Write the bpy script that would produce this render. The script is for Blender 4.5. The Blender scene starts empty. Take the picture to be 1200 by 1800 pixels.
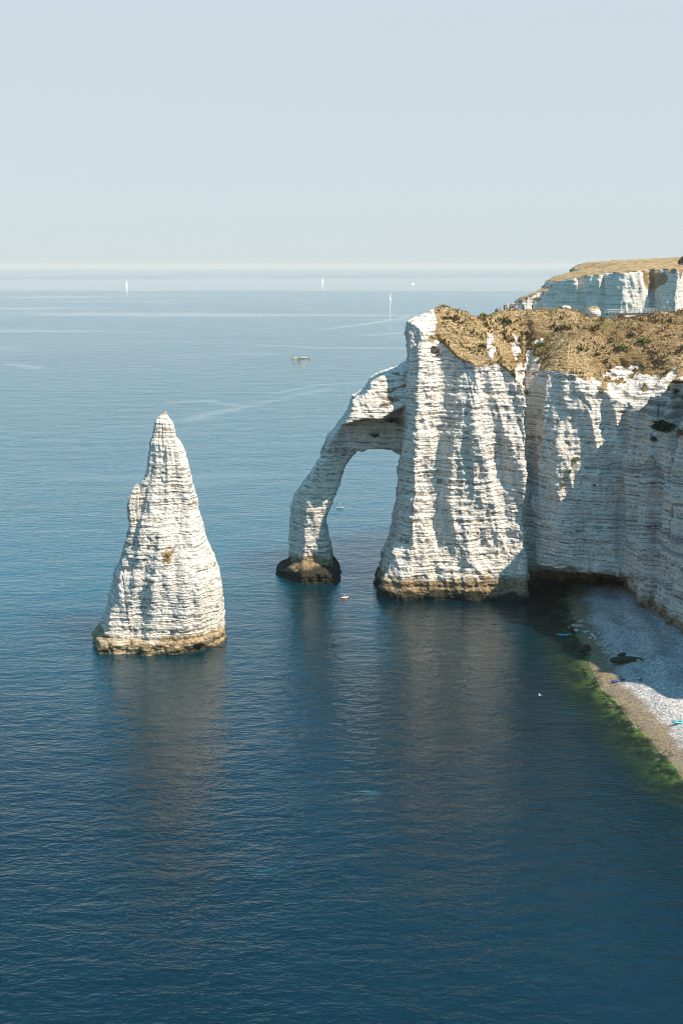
import bpy, math, random
import numpy as np
from mathutils import Vector
from mathutils.bvhtree import BVHTree

random.seed(7)
rng = np.random.default_rng(11)
sc = bpy.context.scene
COL = sc.collection
R = math.radians

# ------------------------------------------------------------------ camera, sky, sun, exposure
CAM_H, PITCH, FPX = 85.0, R(12.24), 2000.0
cam_data = bpy.data.cameras.new('camera')
cam = bpy.data.objects.new('camera', cam_data); COL.objects.link(cam)
cam.location = (0, 0, CAM_H); cam.rotation_euler = (math.pi / 2 - PITCH, 0, 0)
cam_data.sensor_fit = 'VERTICAL'; cam_data.sensor_height = 36; cam_data.sensor_width = 24
cam_data.lens = 36 * FPX / 1800
cam_data.clip_start = 0.5; cam_data.clip_end = 90000
sc.camera = cam

SUN_EL, SUN_AZ = R(53), R(116)        # azimuth clockwise from +Y
SUN_DIR = Vector((math.sin(SUN_AZ) * math.cos(SUN_EL), math.cos(SUN_AZ) * math.cos(SUN_EL), math.sin(SUN_EL)))
world = bpy.data.worlds.new('World'); sc.world = world; world.use_nodes = True
wn = world.node_tree.nodes; wl = world.node_tree.links; wn.clear()
sky = wn.new('ShaderNodeTexSky'); sky.sky_type = 'NISHITA'; sky.sun_disc = False
sky.sun_elevation = SUN_EL; sky.sun_rotation = SUN_AZ
sky.altitude = 80; sky.air_density = 1.0; sky.dust_density = 0.6; sky.ozone_density = 2.0
# hazy summer air: the clear sky pales smoothly towards the horizon all the way round
geo = wn.new('ShaderNodeTexCoord'); sepz = wn.new('ShaderNodeSeparateXYZ'); wl.new(geo.outputs['Generated'], sepz.inputs[0])
pal = wn.new('ShaderNodeMapRange'); pal.interpolation_type = 'SMOOTHSTEP'; wl.new(sepz.outputs['Z'], pal.inputs[0])
pal.inputs[1].default_value = 0.18; pal.inputs[2].default_value = 0.40; pal.inputs[3].default_value = 0.95; pal.inputs[4].default_value = 0.0
hsv = wn.new('ShaderNodeMix'); hsv.data_type = 'RGBA'; wl.new(pal.outputs[0], hsv.inputs[0])
hsv.inputs[7].default_value = (2.80, 3.02, 3.18, 1)
bg = wn.new('ShaderNodeBackground'); bg.inputs['Strength'].default_value = 0.14
wo = wn.new('ShaderNodeOutputWorld')
tint = wn.new('ShaderNodeMix'); tint.data_type = 'RGBA'; tint.blend_type = 'MULTIPLY'; tint.inputs[0].default_value = 1.0
tint.inputs[7].default_value = (.46, 1.08, 1.12, 1)
wl.new(sky.outputs[0], tint.inputs[6]); wl.new(tint.outputs[2], hsv.inputs[6]); wl.new(hsv.outputs[2], bg.inputs['Color']); wl.new(bg.outputs[0], wo.inputs['Surface'])
sd = bpy.data.lights.new('sun', 'SUN'); sd.energy = 5.0; sd.angle = R(0.5); sd.color = (1.0, 0.885, 0.755)
sun = bpy.data.objects.new('sun', sd); COL.objects.link(sun)
sun.rotation_euler = (-SUN_DIR).to_track_quat('-Z', 'Y').to_euler()
sun.location = (120, -80, 160)
sc.view_settings.view_transform = 'Standard'; sc.view_settings.look = 'None'
sc.view_settings.exposure = 0.72; sc.view_settings.gamma = 1; sc.view_settings.use_curve_mapping = False
sc.render.engine = 'CYCLES'; sc.cycles.filter_width = 1.05
sc.cycles.use_denoising = True
sc.cycles.max_bounces = 6; sc.cycles.diffuse_bounces = 3; sc.cycles.glossy_bounces = 3
sc.cycles.volume_bounces = 2; sc.cycles.transparent_max_bounces = 8
sc.cycles.caustics_reflective = False; sc.cycles.caustics_refractive = False

# ------------------------------------------------------------------ maths helpers
CP, SP = math.cos(PITCH), math.sin(PITCH)
def ray(px, py):
    a = (px - 600) / FPX; b = (900 - py) / FPX
    return np.array([a, CP + b * SP, -SP + b * CP])
def at_z(px, py, z=0.0):
    d = ray(px, py); t = (z - CAM_H) / d[2]
    return np.array([0, 0, CAM_H]) + d * t
def at_y(px, py, Y):
    d = ray(px, py); t = Y / d[1]
    return np.array([0, 0, CAM_H]) + d * t

_perm = np.random.default_rng(5).permutation(256).astype(np.int32); _perm = np.concatenate([_perm, _perm, _perm])
_g = np.random.default_rng(9).normal(size=(256, 3)).astype(np.float32); _g /= np.linalg.norm(_g, axis=1, keepdims=True)
def pn(x, y, z):
    """gradient noise, about -0.8..0.8"""
    x, y, z = np.broadcast_arrays(np.asarray(x, np.float32), np.asarray(y, np.float32), np.asarray(z, np.float32))
    sh = x.shape; x = x.ravel(); y = y.ravel(); z = z.ravel()
    xi = np.floor(x).astype(np.int32); yi = np.floor(y).astype(np.int32); zi = np.floor(z).astype(np.int32)
    xf = x - xi; yf = y - yi; zf = z - zi
    u = xf**3 * (xf * (xf * 6 - 15) + 10); v = yf**3 * (yf * (yf * 6 - 15) + 10); w = zf**3 * (zf * (zf * 6 - 15) + 10)
    out = np.zeros_like(x)
    for dx in (0, 1):
        A = _perm[(xi + dx) & 255]
        for dy in (0, 1):
            B = _perm[(A + ((yi + dy) & 255))]
            for dz in (0, 1):
                g = _g[_perm[B + ((zi + dz) & 255)]]
                d = g[:, 0] * (xf - dx) + g[:, 1] * (yf - dy) + g[:, 2] * (zf - dz)
                out += d * (u if dx else 1 - u) * (v if dy else 1 - v) * (w if dz else 1 - w)
    return (out * 1.5).reshape(sh)
def fbm(x, y, z, o=3):
    s = 0; a = 1; t = 0
    for i in range(o):
        s = s + a * pn(x * 2**i + 17.3 * i, y * 2**i + 5.1 * i, z * 2**i - 9.7 * i); t += a; a *= .5
    return s / t
def sstep(a, b, x):
    t = np.clip((x - a) / (b - a), 0, 1); return t * t * (3 - 2 * t)
def smax(a, b, k):
    h = np.clip(.5 + .5 * (a - b) / k, 0, 1); return b + (a - b) * h + k * h * (1 - h)
def poly_sd(X, Y, P):
    P = np.asarray(P, np.float32); d = np.full(X.shape, 1e12, np.float32); ins = np.zeros(X.shape, bool)
    n = len(P)
    for i in range(n):
        ax, ay = P[i]; bx, by = P[(i + 1) % n]; ex, ey = bx - ax, by - ay
        wx = X - ax; wy = Y - ay
        t = np.clip((wx * ex + wy * ey) / (ex * ex + ey * ey + 1e-9), 0, 1)
        d = np.minimum(d, (wx - ex * t)**2 + (wy - ey * t)**2)
        c = (ay > Y) != (by > Y)
        if abs(ey) > 1e-9: ins ^= c & (X < ex * (Y - ay) / ey + ax)
    d = np.sqrt(d); return np.where(ins, -d, d)
def poly_levels(X, Y, zs, levels):
    """signed distance to a solid given as horizontal outlines at key heights"""
    hz = [l[0] for l in levels]; P = np.array([l[1] for l in levels], np.float32)
    out = np.empty(X.shape + (len(zs),), np.float32)
    for k, z in enumerate(zs):
        j = int(np.clip(np.searchsorted(hz, z) - 1, 0, len(hz) - 2))
        t = float(np.clip((z - hz[j]) / (hz[j + 1] - hz[j]), 0, 1))
        out[..., k] = poly_sd(X, Y, P[j] * (1 - t) + P[j + 1] * t)
    return out

def surface_nets(S, o, h):
    ins = S < 0
    c = np.zeros(tuple(n - 1 for n in S.shape), np.uint8)
    corners = [(i, j, k) for i in (0, 1) for j in (0, 1) for k in (0, 1)]
    nx, ny, nz = c.shape
    for i, j, k in corners: c += ins[i:i + nx, j:j + ny, k:k + nz]
    idx = np.nonzero((c > 0) & (c < 8)); ids = np.full(c.shape, -1, np.int32); ids[idx] = np.arange(len(idx[0]))
    I = np.stack(idx, 1)
    val = {q: S[I[:, 0] + q[0], I[:, 1] + q[1], I[:, 2] + q[2]] for q in corners}
    acc = np.zeros((len(I), 3), np.float32); cnt = np.zeros(len(I), np.float32)
    for q in corners:
        for ax in range(3):
            if q[ax]: continue
            r = list(q); r[ax] = 1; r = tuple(r)
            a, b = val[q], val[r]; m = (a < 0) != (b < 0)
            t = np.where(m, a / np.where(m, a - b, 1), 0)
            p = np.tile(np.array(q, np.float32), (len(I), 1)); p[:, ax] += t
            acc += p * m[:, None]; cnt += m
    V = (I + acc / cnt[:, None]) * h + np.array(o)
    F = []
    for ax in range(3):
        a1, a2 = (ax + 1) % 3, (ax + 2) % 3
        sl0 = [slice(None)] * 3; sl1 = [slice(None)] * 3
        sl0[ax] = slice(0, -1); sl1[ax] = slice(1, None)
        m = ins[tuple(sl0)] != ins[tuple(sl1)]
        e = np.stack(np.nonzero(m), 1)
        ok = (e[:, a1] > 0) & (e[:, a2] > 0) & (e[:, a1] < S.shape[a1] - 1) & (e[:, a2] < S.shape[a2] - 1)
        e = e[ok]; flip = ins[tuple(e.T)]
        def cid(d1, d2):
            q = e.copy(); q[:, a1] -= d1; q[:, a2] -= d2; return ids[tuple(q.T)]
        f = np.stack([cid(1, 1), cid(0, 1), cid(0, 0), cid(1, 0)], 1)
        f[~flip] = f[~flip][:, ::-1]; F.append(f)
    return V.astype(np.float32), np.concatenate(F)

def subdiv(V, F):
    n = len(V)
    E = np.stack([F, np.roll(F, -1, 1)], 2).reshape(-1, 2); E.sort(axis=1)
    key = E[:, 0].astype(np.int64) * n + E[:, 1]
    uk, inv = np.unique(key, return_inverse=True)
    mid = (V[uk // n] + V[uk % n]) * .5; cen = V[F].mean(1)
    em = (inv.reshape(-1, 4) + n); ce = n + len(uk) + np.arange(len(F))
    q = [np.stack([F[:, i], em[:, i], ce, em[:, i - 1]], 1) for i in range(4)]
    return np.concatenate([V, mid, cen]).astype(np.float32), np.concatenate(q)
def vnormals(V, F):
    a = V[F[:, 2]] - V[F[:, 0]]; b = V[F[:, 3]] - V[F[:, 1]] if F.shape[1] == 4 else V[F[:, 2]] - V[F[:, 1]]
    fn = np.cross(a, b); N = np.zeros_like(V)
    for i in range(F.shape[1]):
        for c in range(3): N[:, c] += np.bincount(F[:, i], fn[:, c], len(V))
    return N / (np.linalg.norm(N, axis=1, keepdims=True) + 1e-9)
def smooth_field(N, F, it):
    for _ in range(it):
        A = np.zeros_like(N); w = np.zeros(len(N))
        m = N[F].mean(1)
        for i in range(4):
            w += np.bincount(F[:, i], minlength=len(N))
            for c in range(3): A[:, c] += np.bincount(F[:, i], m[:, c], len(N))
        N = A / np.maximum(w, 1)[:, None]
    return N / (np.linalg.norm(N, axis=1, keepdims=True) + 1e-9)

# ------------------------------------------------------------------ object helpers
def tag(o, label=None, cat=None, group=None, kind=None):
    if label: o['label'] = label
    if cat: o['category'] = cat
    if group: o['group'] = group
    if kind: o['kind'] = kind
    return o
def link_mesh(name, V, F, mat, parent=None, smooth=True, attrs=None):
    me = bpy.data.meshes.new(name)
    V = np.asarray(V, np.float32); F = np.asarray(F, np.int32)
    k = F.shape[1]
    me.vertices.add(len(V)); me.vertices.foreach_set('co', V.ravel())
    me.loops.add(F.size); me.loops.foreach_set('vertex_index', F.ravel())
    me.polygons.add(len(F)); me.polygons.foreach_set('loop_start', np.arange(0, F.size, k, dtype=np.int32))
    me.polygons.foreach_set('use_smooth', np.full(len(F), smooth))
    for a, v in (attrs or {}).items():
        at = me.attributes.new(a, 'FLOAT', 'POINT'); at.data.foreach_set('value', np.asarray(v, np.float32))
    me.update(calc_edges=True); me.validate()
    me.materials.append(mat)
    o = bpy.data.objects.new(name, me); COL.objects.link(o)
    if parent: o.parent = parent
    return o
class MB:
    """collects small shapes and links them as one mesh"""
    def __init__(s): s.v = []; s.f = []
    def add(s, v, f):
        n = len(s.v); s.v += [tuple(map(float, p)) for p in v]; s.f += [tuple(i + n for i in q) for q in f]; return s
    def box(s, c, d, rz=0):
        v = []
        for sx in (-.5, .5):
            for sy in (-.5, .5):
                for sz in (-.5, .5):
                    x, y = sx * d[0], sy * d[1]
                    v.append((c[0] + x * math.cos(rz) - y * math.sin(rz), c[1] + x * math.sin(rz) + y * math.cos(rz), c[2] + sz * d[2]))
        return s.add(v, [(0, 1, 3, 2), (4, 6, 7, 5), (0, 4, 5, 1), (2, 3, 7, 6), (0, 2, 6, 4), (1, 5, 7, 3)])
    def tube(s, a, b, r0, r1=None, n=6):
        r1 = r0 if r1 is None else r1
        a, b = Vector(a), Vector(b); d = (b - a).normalized()
        u = d.orthogonal().normalized(); w = d.cross(u)
        v = [a + (u * math.cos(2 * math.pi * i / n) + w * math.sin(2 * math.pi * i / n)) * r0 for i in range(n)]
        v += [b + (u * math.cos(2 * math.pi * i / n) + w * math.sin(2 * math.pi * i / n)) * r1 for i in range(n)]
        return s.add(v, [(i, (i + 1) % n, n + (i + 1) % n, n + i) for i in range(n)] + [tuple(range(n))[::-1], tuple(range(n, 2 * n))])
    def loft(s, rings):
        n = len(rings[0]); v = [p for r in rings for p in r]; f = []
        for k in range(len(rings) - 1):
            for i in range(n):
                f.append((k * n + i, k * n + (i + 1) % n, (k + 1) * n + (i + 1) % n, (k + 1) * n + i))
        f.append(tuple(range(n))[::-1]); f.append(tuple(range((len(rings) - 1) * n, len(rings) * n)))
        return s.add(v, f)
    def build(s, name, mat, parent=None, smooth=False):
        me = bpy.data.meshes.new(name); me.from_pydata(s.v, [], s.f); me.update()
        if smooth: me.polygons.foreach_set('use_smooth', [True] * len(me.polygons))
        me.materials.append(mat)
        o = bpy.data.objects.new(name, me); COL.objects.link(o)
        if parent: o.parent = parent
        return o
def empty(name, loc, rz=0, scale=1):
    o = bpy.data.objects.new(name, None); COL.objects.link(o); o.location = tuple(map(float, loc)); o.rotation_euler.z = rz
    o.scale = (scale,) * 3; o.empty_display_size = .2
    return o
def copy_tree(o, parent=None):
    c = o.copy(); COL.objects.link(c)
    if parent: c.parent = parent
    for ch in list(o.children): copy_tree(ch, c)
    return c

# ------------------------------------------------------------------ materials
class NT:
    def __init__(s, name):
        s.m = bpy.data.materials.new(name); s.m.use_nodes = True; s.t = s.m.node_tree; s.t.nodes.clear()
        s.out = s.n('ShaderNodeOutputMaterial'); s.b = s.n('ShaderNodeBsdfPrincipled'); s.l(s.b.outputs[0], s.out.inputs['Surface'])
    def n(s, t, **k):
        q = s.t.nodes.new(t)
        for a, b in k.items(): setattr(q, a, b)
        return q
    def l(s, a, b): s.t.links.new(a, b)
    def put(s, sock, v):
        if isinstance(v, bpy.types.NodeSocket): s.l(v, sock)
        elif isinstance(v, (tuple, list)) and sock.type == 'RGBA' and len(v) == 3: sock.default_value = (*v, 1)
        else: sock.default_value = v
    def math(s, op, a, b=0.0, c=0.0, clamp=False):
        q = s.n('ShaderNodeMath', operation=op, use_clamp=clamp)
        for i, v in enumerate((a, b, c)): s.put(q.inputs[i], v)
        return q.outputs[0]
    def mix(s, f, a, b, mode='MIX'):
        q = s.n('ShaderNodeMix', data_type='RGBA', blend_type=mode, clamp_factor=True)
        s.put(q.inputs[0], f); s.put(q.inputs[6], a); s.put(q.inputs[7], b); return q.outputs[2]
    def ramp(s, f, a, b):
        q = s.n('ShaderNodeMapRange', interpolation_type='SMOOTHSTEP'); s.put(q.inputs[0], f)
        q.inputs[1].default_value = a; q.inputs[2].default_value = b; return q.outputs[0]
    def pos(s): return s.n('ShaderNodeNewGeometry').outputs['Position']
    def mapped(s, v, scale=(1, 1, 1), rot=(0, 0, 0), loc=(0, 0, 0)):
        q = s.n('ShaderNodeMapping'); s.l(v, q.inputs[0]); q.inputs['Scale'].default_value = scale
        q.inputs['Rotation'].default_value = rot; q.inputs['Location'].default_value = loc; return q.outputs[0]
    def noise(s, v, scale, detail=3, rough=.55, dist=0):
        q = s.n('ShaderNodeTexNoise'); s.l(v, q.inputs['Vector']); q.inputs['Scale'].default_value = scale
        q.inputs['Detail'].default_value = detail; q.inputs['Roughness'].default_value = rough; q.inputs['Distortion'].default_value = dist
        return q.outputs[0]
    def attr(s, name): return s.n('ShaderNodeAttribute', attribute_name=name).outputs['Fac']
    def bump(s, h, strength, dist, prev=None):
        q = s.n('ShaderNodeBump'); s.put(q.inputs['Height'], h); s.put(q.inputs['Strength'], strength); q.inputs['Distance'].default_value = dist
        if prev is not None: s.l(prev, q.inputs['Normal'])
        return q.outputs[0]
def simple(name, col, rough=.7, var=.15, scale=6):
    t = NT(name); c = t.noise(t.pos(), scale, 3)
    f = t.math('MULTIPLY_ADD', c, 2 * var, 1 - var)
    q = t.n('ShaderNodeVectorMath', operation='SCALE'); q.inputs[0].default_value = col; t.l(f, q.inputs['Scale'])
    t.l(q.outputs[0], t.b.inputs['Base Color']); t.b.inputs['Roughness'].default_value = rough
    return t.m

def chalk_material(name, tide_hi=6.0, tide_lo=2.2, tint=1.0, stain=(0.36, 0.26, 0.145)):
    t = NT(name); P = t.pos()
    xyz = t.n('ShaderNodeSeparateXYZ'); t.l(P, xyz.inputs[0]); X, Y, Z = xyz.outputs
    warp = t.noise(P, .045, 3); wob = t.noise(P, .6, 2)
    s = t.math('ADD', Z, t.math('MULTIPLY', warp, 3.5)); s = t.math('ADD', s, t.math('MULTIPLY', wob, .22))
    cs = t.n('ShaderNodeCombineXYZ'); t.l(t.math('MULTIPLY', X, .03), cs.inputs[0]); t.l(t.math('MULTIPLY', Y, .03), cs.inputs[1]); t.l(s, cs.inputs[2])
    bedmix = t.math('MULTIPLY_ADD', t.ramp(X, 60, 74), .62, .32)     # the inner cove is more heavily banded
    beds = t.noise(cs.outputs[0], .55, 4, .6)                 # broad beds
    thin = t.noise(cs.outputs[0], 1.9, 2, .5)                 # thin flint seams
    brk = t.noise(P, .75, 4, .65)
    streak = t.noise(t.mapped(P, (.8, .8, .09)), .6, 4, .6)
    big = t.noise(P, .06, 3)
    base = t.mix(t.ramp(big, .35, .65), (.86, .755, .62), (.82, .735, .63))
    base = t.mix(t.math('MULTIPLY', t.ramp(streak, .51, .72), .5), base, (.46, .44, .40))
    base = t.mix(t.math('MULTIPLY', t.ramp(beds, .53, .68), bedmix), base, (.34, .32, .29))
    seam = t.math('MULTIPLY', t.ramp(thin, .55, .61), t.ramp(brk, .42, .56))
    base = t.mix(t.math('MULTIPLY', seam, .75), base, (.17, .14, .105))
    fr = t.math('FRACT', t.math('MULTIPLY', s, .93)); ln = t.math('SUBTRACT', 1.0, t.ramp(t.math('ABSOLUTE', t.math('SUBTRACT', fr, .5)), .03, .09))
    ln = t.math('MULTIPLY', ln, t.ramp(t.noise(t.mapped(P, (1, 1, .4)), .5, 4, .7), .41, .54))
    base = t.mix(t.math('MULTIPLY', ln, .8), base, (.20, .165, .125))
    vc = t.noise(t.mapped(P, (1, 1, .07)), 1.1, 3, .6, .4); vl = t.math('SUBTRACT', 1.0, t.ramp(t.math('ABSOLUTE', t.math('SUBTRACT', vc, .5)), .0, .018))
    base = t.mix(t.math('MULTIPLY', t.math('MULTIPLY', vl, t.ramp(brk, .42, .56)), .75), base, (.25, .235, .19))
    rust = t.math('MULTIPLY', t.ramp(t.noise(P, .11, 5, .7), .60, .72), t.ramp(brk, .35, .6))
    base = t.mix(t.math('MULTIPLY', rust, .6), base, (.42, .28, .14))
    speck = t.noise(P, 2.6, 3, .7)
    base = t.mix(t.math('MULTIPLY', t.ramp(speck, .58, .68), .6), base, (.25, .22, .18))
    # tidal zone
    zt = t.math('ADD', Z, t.math('MULTIPLY', t.math('SUBTRACT', t.noise(P, .17, 5, .65), .5), 8.0))
    tan = t.mix(t.ramp(t.noise(P, 1.1, 4, .7), .42, .62), stain, (stain[0] * .45, stain[1] * .42, stain[2] * .4))
    base = t.mix(t.math('SUBTRACT', 1.0, t.ramp(zt, tide_hi - 1.6, tide_hi + .8)), base, tan)
    base = t.mix(t.math('SUBTRACT', 1.0, t.ramp(zt, tide_lo - 1.0, tide_lo + .6)), base, (.035, .033, .022))
    # dry turf
    g = t.attr('grass')
    gn = t.noise(P, .9, 5, .65); gn2 = t.noise(P, .09, 3, .6)
    straw = t.mix(t.ramp(gn, .35, .65), (.27, .175, .082), (.46, .335, .17))
    straw = t.mix(t.math('MULTIPLY', t.ramp(gn2, .50, .66), .75), straw, (.12, .105, .03))
    straw = t.mix(t.math('MULTIPLY', t.ramp(t.noise(P, .35, 4, .7), .60, .70), .7), straw, (.075, .05, .025))
    straw = t.mix(t.math('MULTIPLY', t.ramp(t.noise(P, .035, 3, .6), .46, .60), .55), straw, (.21, .12, .052))
    gm = t.ramp(t.math('ADD', g, t.math('MULTIPLY', t.math('SUBTRACT', t.noise(P, .55, 5, .7), .5), .9)), .42, .58)
    base = t.mix(gm, base, straw)
    t.l(base, t.b.inputs['Base Color']); t.b.inputs['Roughness'].default_value = .92
    t.b.inputs['Specular IOR Level'].default_value = .15
    hgt = t.math('ADD', t.math('MULTIPLY', t.noise(P, 1.3, 6, .65), .7), t.math('MULTIPLY', thin, -.55))
    hgt = t.math('ADD', hgt, t.math('MULTIPLY', beds, -.35))
    t.l(t.bump(hgt, 1.0, 1.3), t.b.inputs['Normal'])
    return t.m
M_CHALK = chalk_material('chalk')
M_NEEDLE = chalk_material('needle_chalk', 4.0, .7, stain=(.46, .34, .19))
M_LEG = chalk_material('arch_chalk', 7.0, 4.6)
M_FAR = chalk_material('far_chalk', 4.0, 1.0)

# ------------------------------------------------------------------ rock displacement
def rockify(V, N, amp=1.0, rib=1.0, strata=1.0, skew=.2, k=1.0, fine=1.0):
    x, y, z = (V[:, i].astype(np.float32) / k for i in range(3))
    side = 1 - sstep(.45, .8, N[:, 2])
    H = N.copy(); H[:, 2] *= .35; H /= np.linalg.norm(H, axis=1, keepdims=True) + 1e-6
    r1 = 1 - 2.2 * np.abs(pn((x + skew * z) / 8.5, y / 8.5, z / 45))
    r2 = 1 - 2.2 * np.abs(pn((x + skew * .8 * z) / 3.6 + 9, y / 3.6, z / 16))
    r3 = fbm(x / 2.3, y / 2.3, z / 3.2, 3)
    r4 = pn(x / .8, y / .8, z / .7)
    w = z + .6 * pn(x / 28, y / 28, 3.3) + .10 * pn(x / 5, y / 5, z / 5) + .015 * x
    def blocks(ph, bw):
        L = np.floor(w / ph); o = np.modf(np.abs(np.sin(L * 7.13 + ph) * 9631.7))[0] * bw
        B = np.floor((x * .92 + y * .75 + o + .25 * r3) / bw)
        return np.modf(np.abs(np.sin(L * 12.9898 + B * 78.233 + ph) * 43758.5453))[0] - .5
    blk = .34 * blocks(1.08, 1.7) * (pn(x / 6, y / 6, z / 6) > -.15) + .5 * blocks(3.3, 3.9) * (pn(x / 11, y / 11, z / 11) > .05)
    def beds(p, sharp):
        L = np.floor(w / p); f = w / p - L
        h = np.modf(np.abs(np.sin(L * 12.9898 + p) * 43758.5453))[0]
        br = np.clip(.55 + 1.1 * pn(x / 3.1 + 7 * p, y / 3.1, w / 1.7), 0, 1)
        return (h - .5) * .5, -np.exp(-((f - .15) / sharp)**2) * (.15 + .5 * h * h) * br
    a1, g1 = beds(1.08, .16); a2, g2 = beds(3.3, .07)
    cr = pn((x + .1 * z) / 7.5 + 31, y / 7.5, z / 70)
    crack = -np.exp(-(cr / .025)**2) * .5 * np.clip(pn(x / 9, y / 9, z / 12) * 3, 0, 1)
    rib = rib * (1 + .7 * sstep(66, 74, V[:, 0]) * (k == 1))
    d = rib * ((r1 - .45) * 1.25 + (r2 - .45) * .5) + .5 * r3 * fine + .16 * r4 * fine + strata * (a1 * .4 + g1 * .5 + a2 * .55 + g2 * .5) * (1 + .7 * sstep(64, 74, V[:, 0]) * (k == 1)) + crack + blk * fine
    d = d * side + (1 - side) * (.75 * fbm(x / 5, y / 5, z / 5, 4) + .12 * r4)
    return V + (H * (d * amp * k)[:, None]).astype(np.float32)

# ------------------------------------------------------------------ main chalk headland
def PL(*rows): return rows
levels_z = [-4, 0, 6, 8.5, 14, 40, 62, 78]
base_pts = [  # for each outline corner: (x, y) at the key heights
    [(9.2, 286), (10, 286.5), (11.6, 287.6), (12.8, 288.6), (15.2, 289.6), (16.8, 292.5), (17.3, 297), (17.6, 302)],
    [(16, 283), (16, 283.5), (16.4, 284.8), (17.5, 286), (18.2, 287), (19.2, 290), (20, 295), (20.5, 300)],
    [(25, 284), (25, 284.5), (25, 286), (25, 287), (25, 288.2), (25, 292.5), (25.5, 296.5), (25, 301)],
    [(33, 282.5), (33, 283), (33, 284.5), (33, 285.3), (33, 286.2), (34.5, 287.2), (34, 292.5), (34, 299)],
    [(40, 284), (40, 284.5), (40, 286), (40, 287), (40, 288), (40.5, 290), (40, 294), (40, 299)],
    [(47.8, 283), (47.8, 283.5), (47.6, 285), (47.5, 286), (47.3, 287), (47, 288.5), (46.6, 292), (46, 299)],
    [(49, 295), (49, 295), (49, 292.5), (48.9, 292), (48.8, 292.5), (48.4, 294), (48.2, 297), (48, 303)],
    [(55, 300), (55, 300), (55, 294), (54.8, 282.8), (54.5, 283), (54.5, 285), (55, 289.5), (55, 299)],
    [(64, 300), (64, 300), (63.5, 294), (63, 280.6), (63, 280.8), (63.5, 282.5), (64, 287.5), (64, 298)],
    [(77, 298), (77, 298), (74.5, 292), (71, 279), (70.6, 279), (70.5, 280.5), (71.5, 284), (73, 294)],
    [(75, 277.5), (75, 277), (74.2, 275.5), (73.6, 273.6), (73, 273.5), (72.3, 274), (73, 276), (77, 287)],
    [(77.6, 250.5), (77.8, 250.5), (78.2, 250), (79, 250), (78.6, 250), (78, 251), (78.8, 254), (86, 266)],
    [(99, 190), (99, 190), (98, 190), (97, 190), (97, 190), (97, 191), (98, 194), (106, 205)],
    [(150, 190)] * 8, [(150, 352)] * 8, [(60, 350)] * 8,
    [(30, 338), (30, 338), (30, 337), (30, 336), (30, 335), (31, 332), (32, 328), (33, 322)],
    [(12, 320), (12, 320), (13, 319), (14, 318), (15, 317), (17, 314), (19, 312), (22, 309)],
    [(9.5, 303), (9.5, 303), (11, 303), (12.5, 303), (15, 303), (16.9, 304), (17.6, 305), (18, 306)],
]
_a, _b = base_pts[10], base_pts[11]
base_pts[11:11] = [[(a[0] + (b[0] - a[0]) * f + o, a[1] + (b[1] - a[1]) * f) for a, b in zip(_a, _b)] for f, o in ((.26, -1.3), (.34, 1.2), (.60, -.6), (.66, 1.5), (.74, .1))]
levels = [(z, [p[i] for p in base_pts]) for i, z in enumerate(levels_z)]
# height of the turf: thin-plate fit through points read off the view
tp = []
for px, py, Y in [(722, 566, 301), (745, 553, 303), (775, 541, 305), (800, 549, 305), (786, 592, 299), (830, 622, 297), (870, 624, 297),
                  (905, 655, 297), (925, 676, 298), (945, 652, 296), (985, 612, 297), (1030, 626, 294), (1060, 645, 291), (1090, 682, 287),
                  (1128, 716, 279), (1160, 688, 268), (1200, 660, 259), (850, 560, 312), (835, 556, 314), (880, 549, 318), (930, 545, 320),
                  (1000, 543, 319), (1045, 559, 320), (1100, 562, 320), (1150, 553, 318), (1200, 553, 314), (1150, 640, 288), (1190, 610, 290)]:
    q = at_y(px, py, Y); tp.append((q[0], Y, q[2]))
tp += [(20, 320, 56), (45, 340, 60), (80, 346, 64), (120, 346, 70), (130, 300, 76), (130, 250, 60), (108, 250, 50), (92, 257, 52), (102, 275, 60), (140, 200, 74), (108, 215, 66)]
tp = np.array(tp)
def _K(r): return np.where(r > 0, r * r * np.log(np.maximum(r, 1e-6)), 0)
def tps_fit(tp, lam=2.0):
    n = len(tp); A = np.zeros((n + 3, n + 3)); r = np.hypot(tp[:, None, 0] - tp[None, :, 0], tp[:, None, 1] - tp[None, :, 1])
    A[:n, :n] = _K(r) + np.eye(n) * lam; A[:n, n] = 1; A[:n, n + 1:] = tp[:, :2]; A[n:, :n] = A[:n, n:].T
    w = np.linalg.solve(A, np.concatenate([tp[:, 2], np.zeros(3)]))
    def f(X, Y):
        Z = w[n] + w[n + 1] * X + w[n + 2] * Y
        for i in range(n): Z = Z + w[i] * _K(np.hypot(X - tp[i, 0], Y - tp[i, 1]))
        return Z
    return f
turf = tps_fit(tp)

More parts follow.
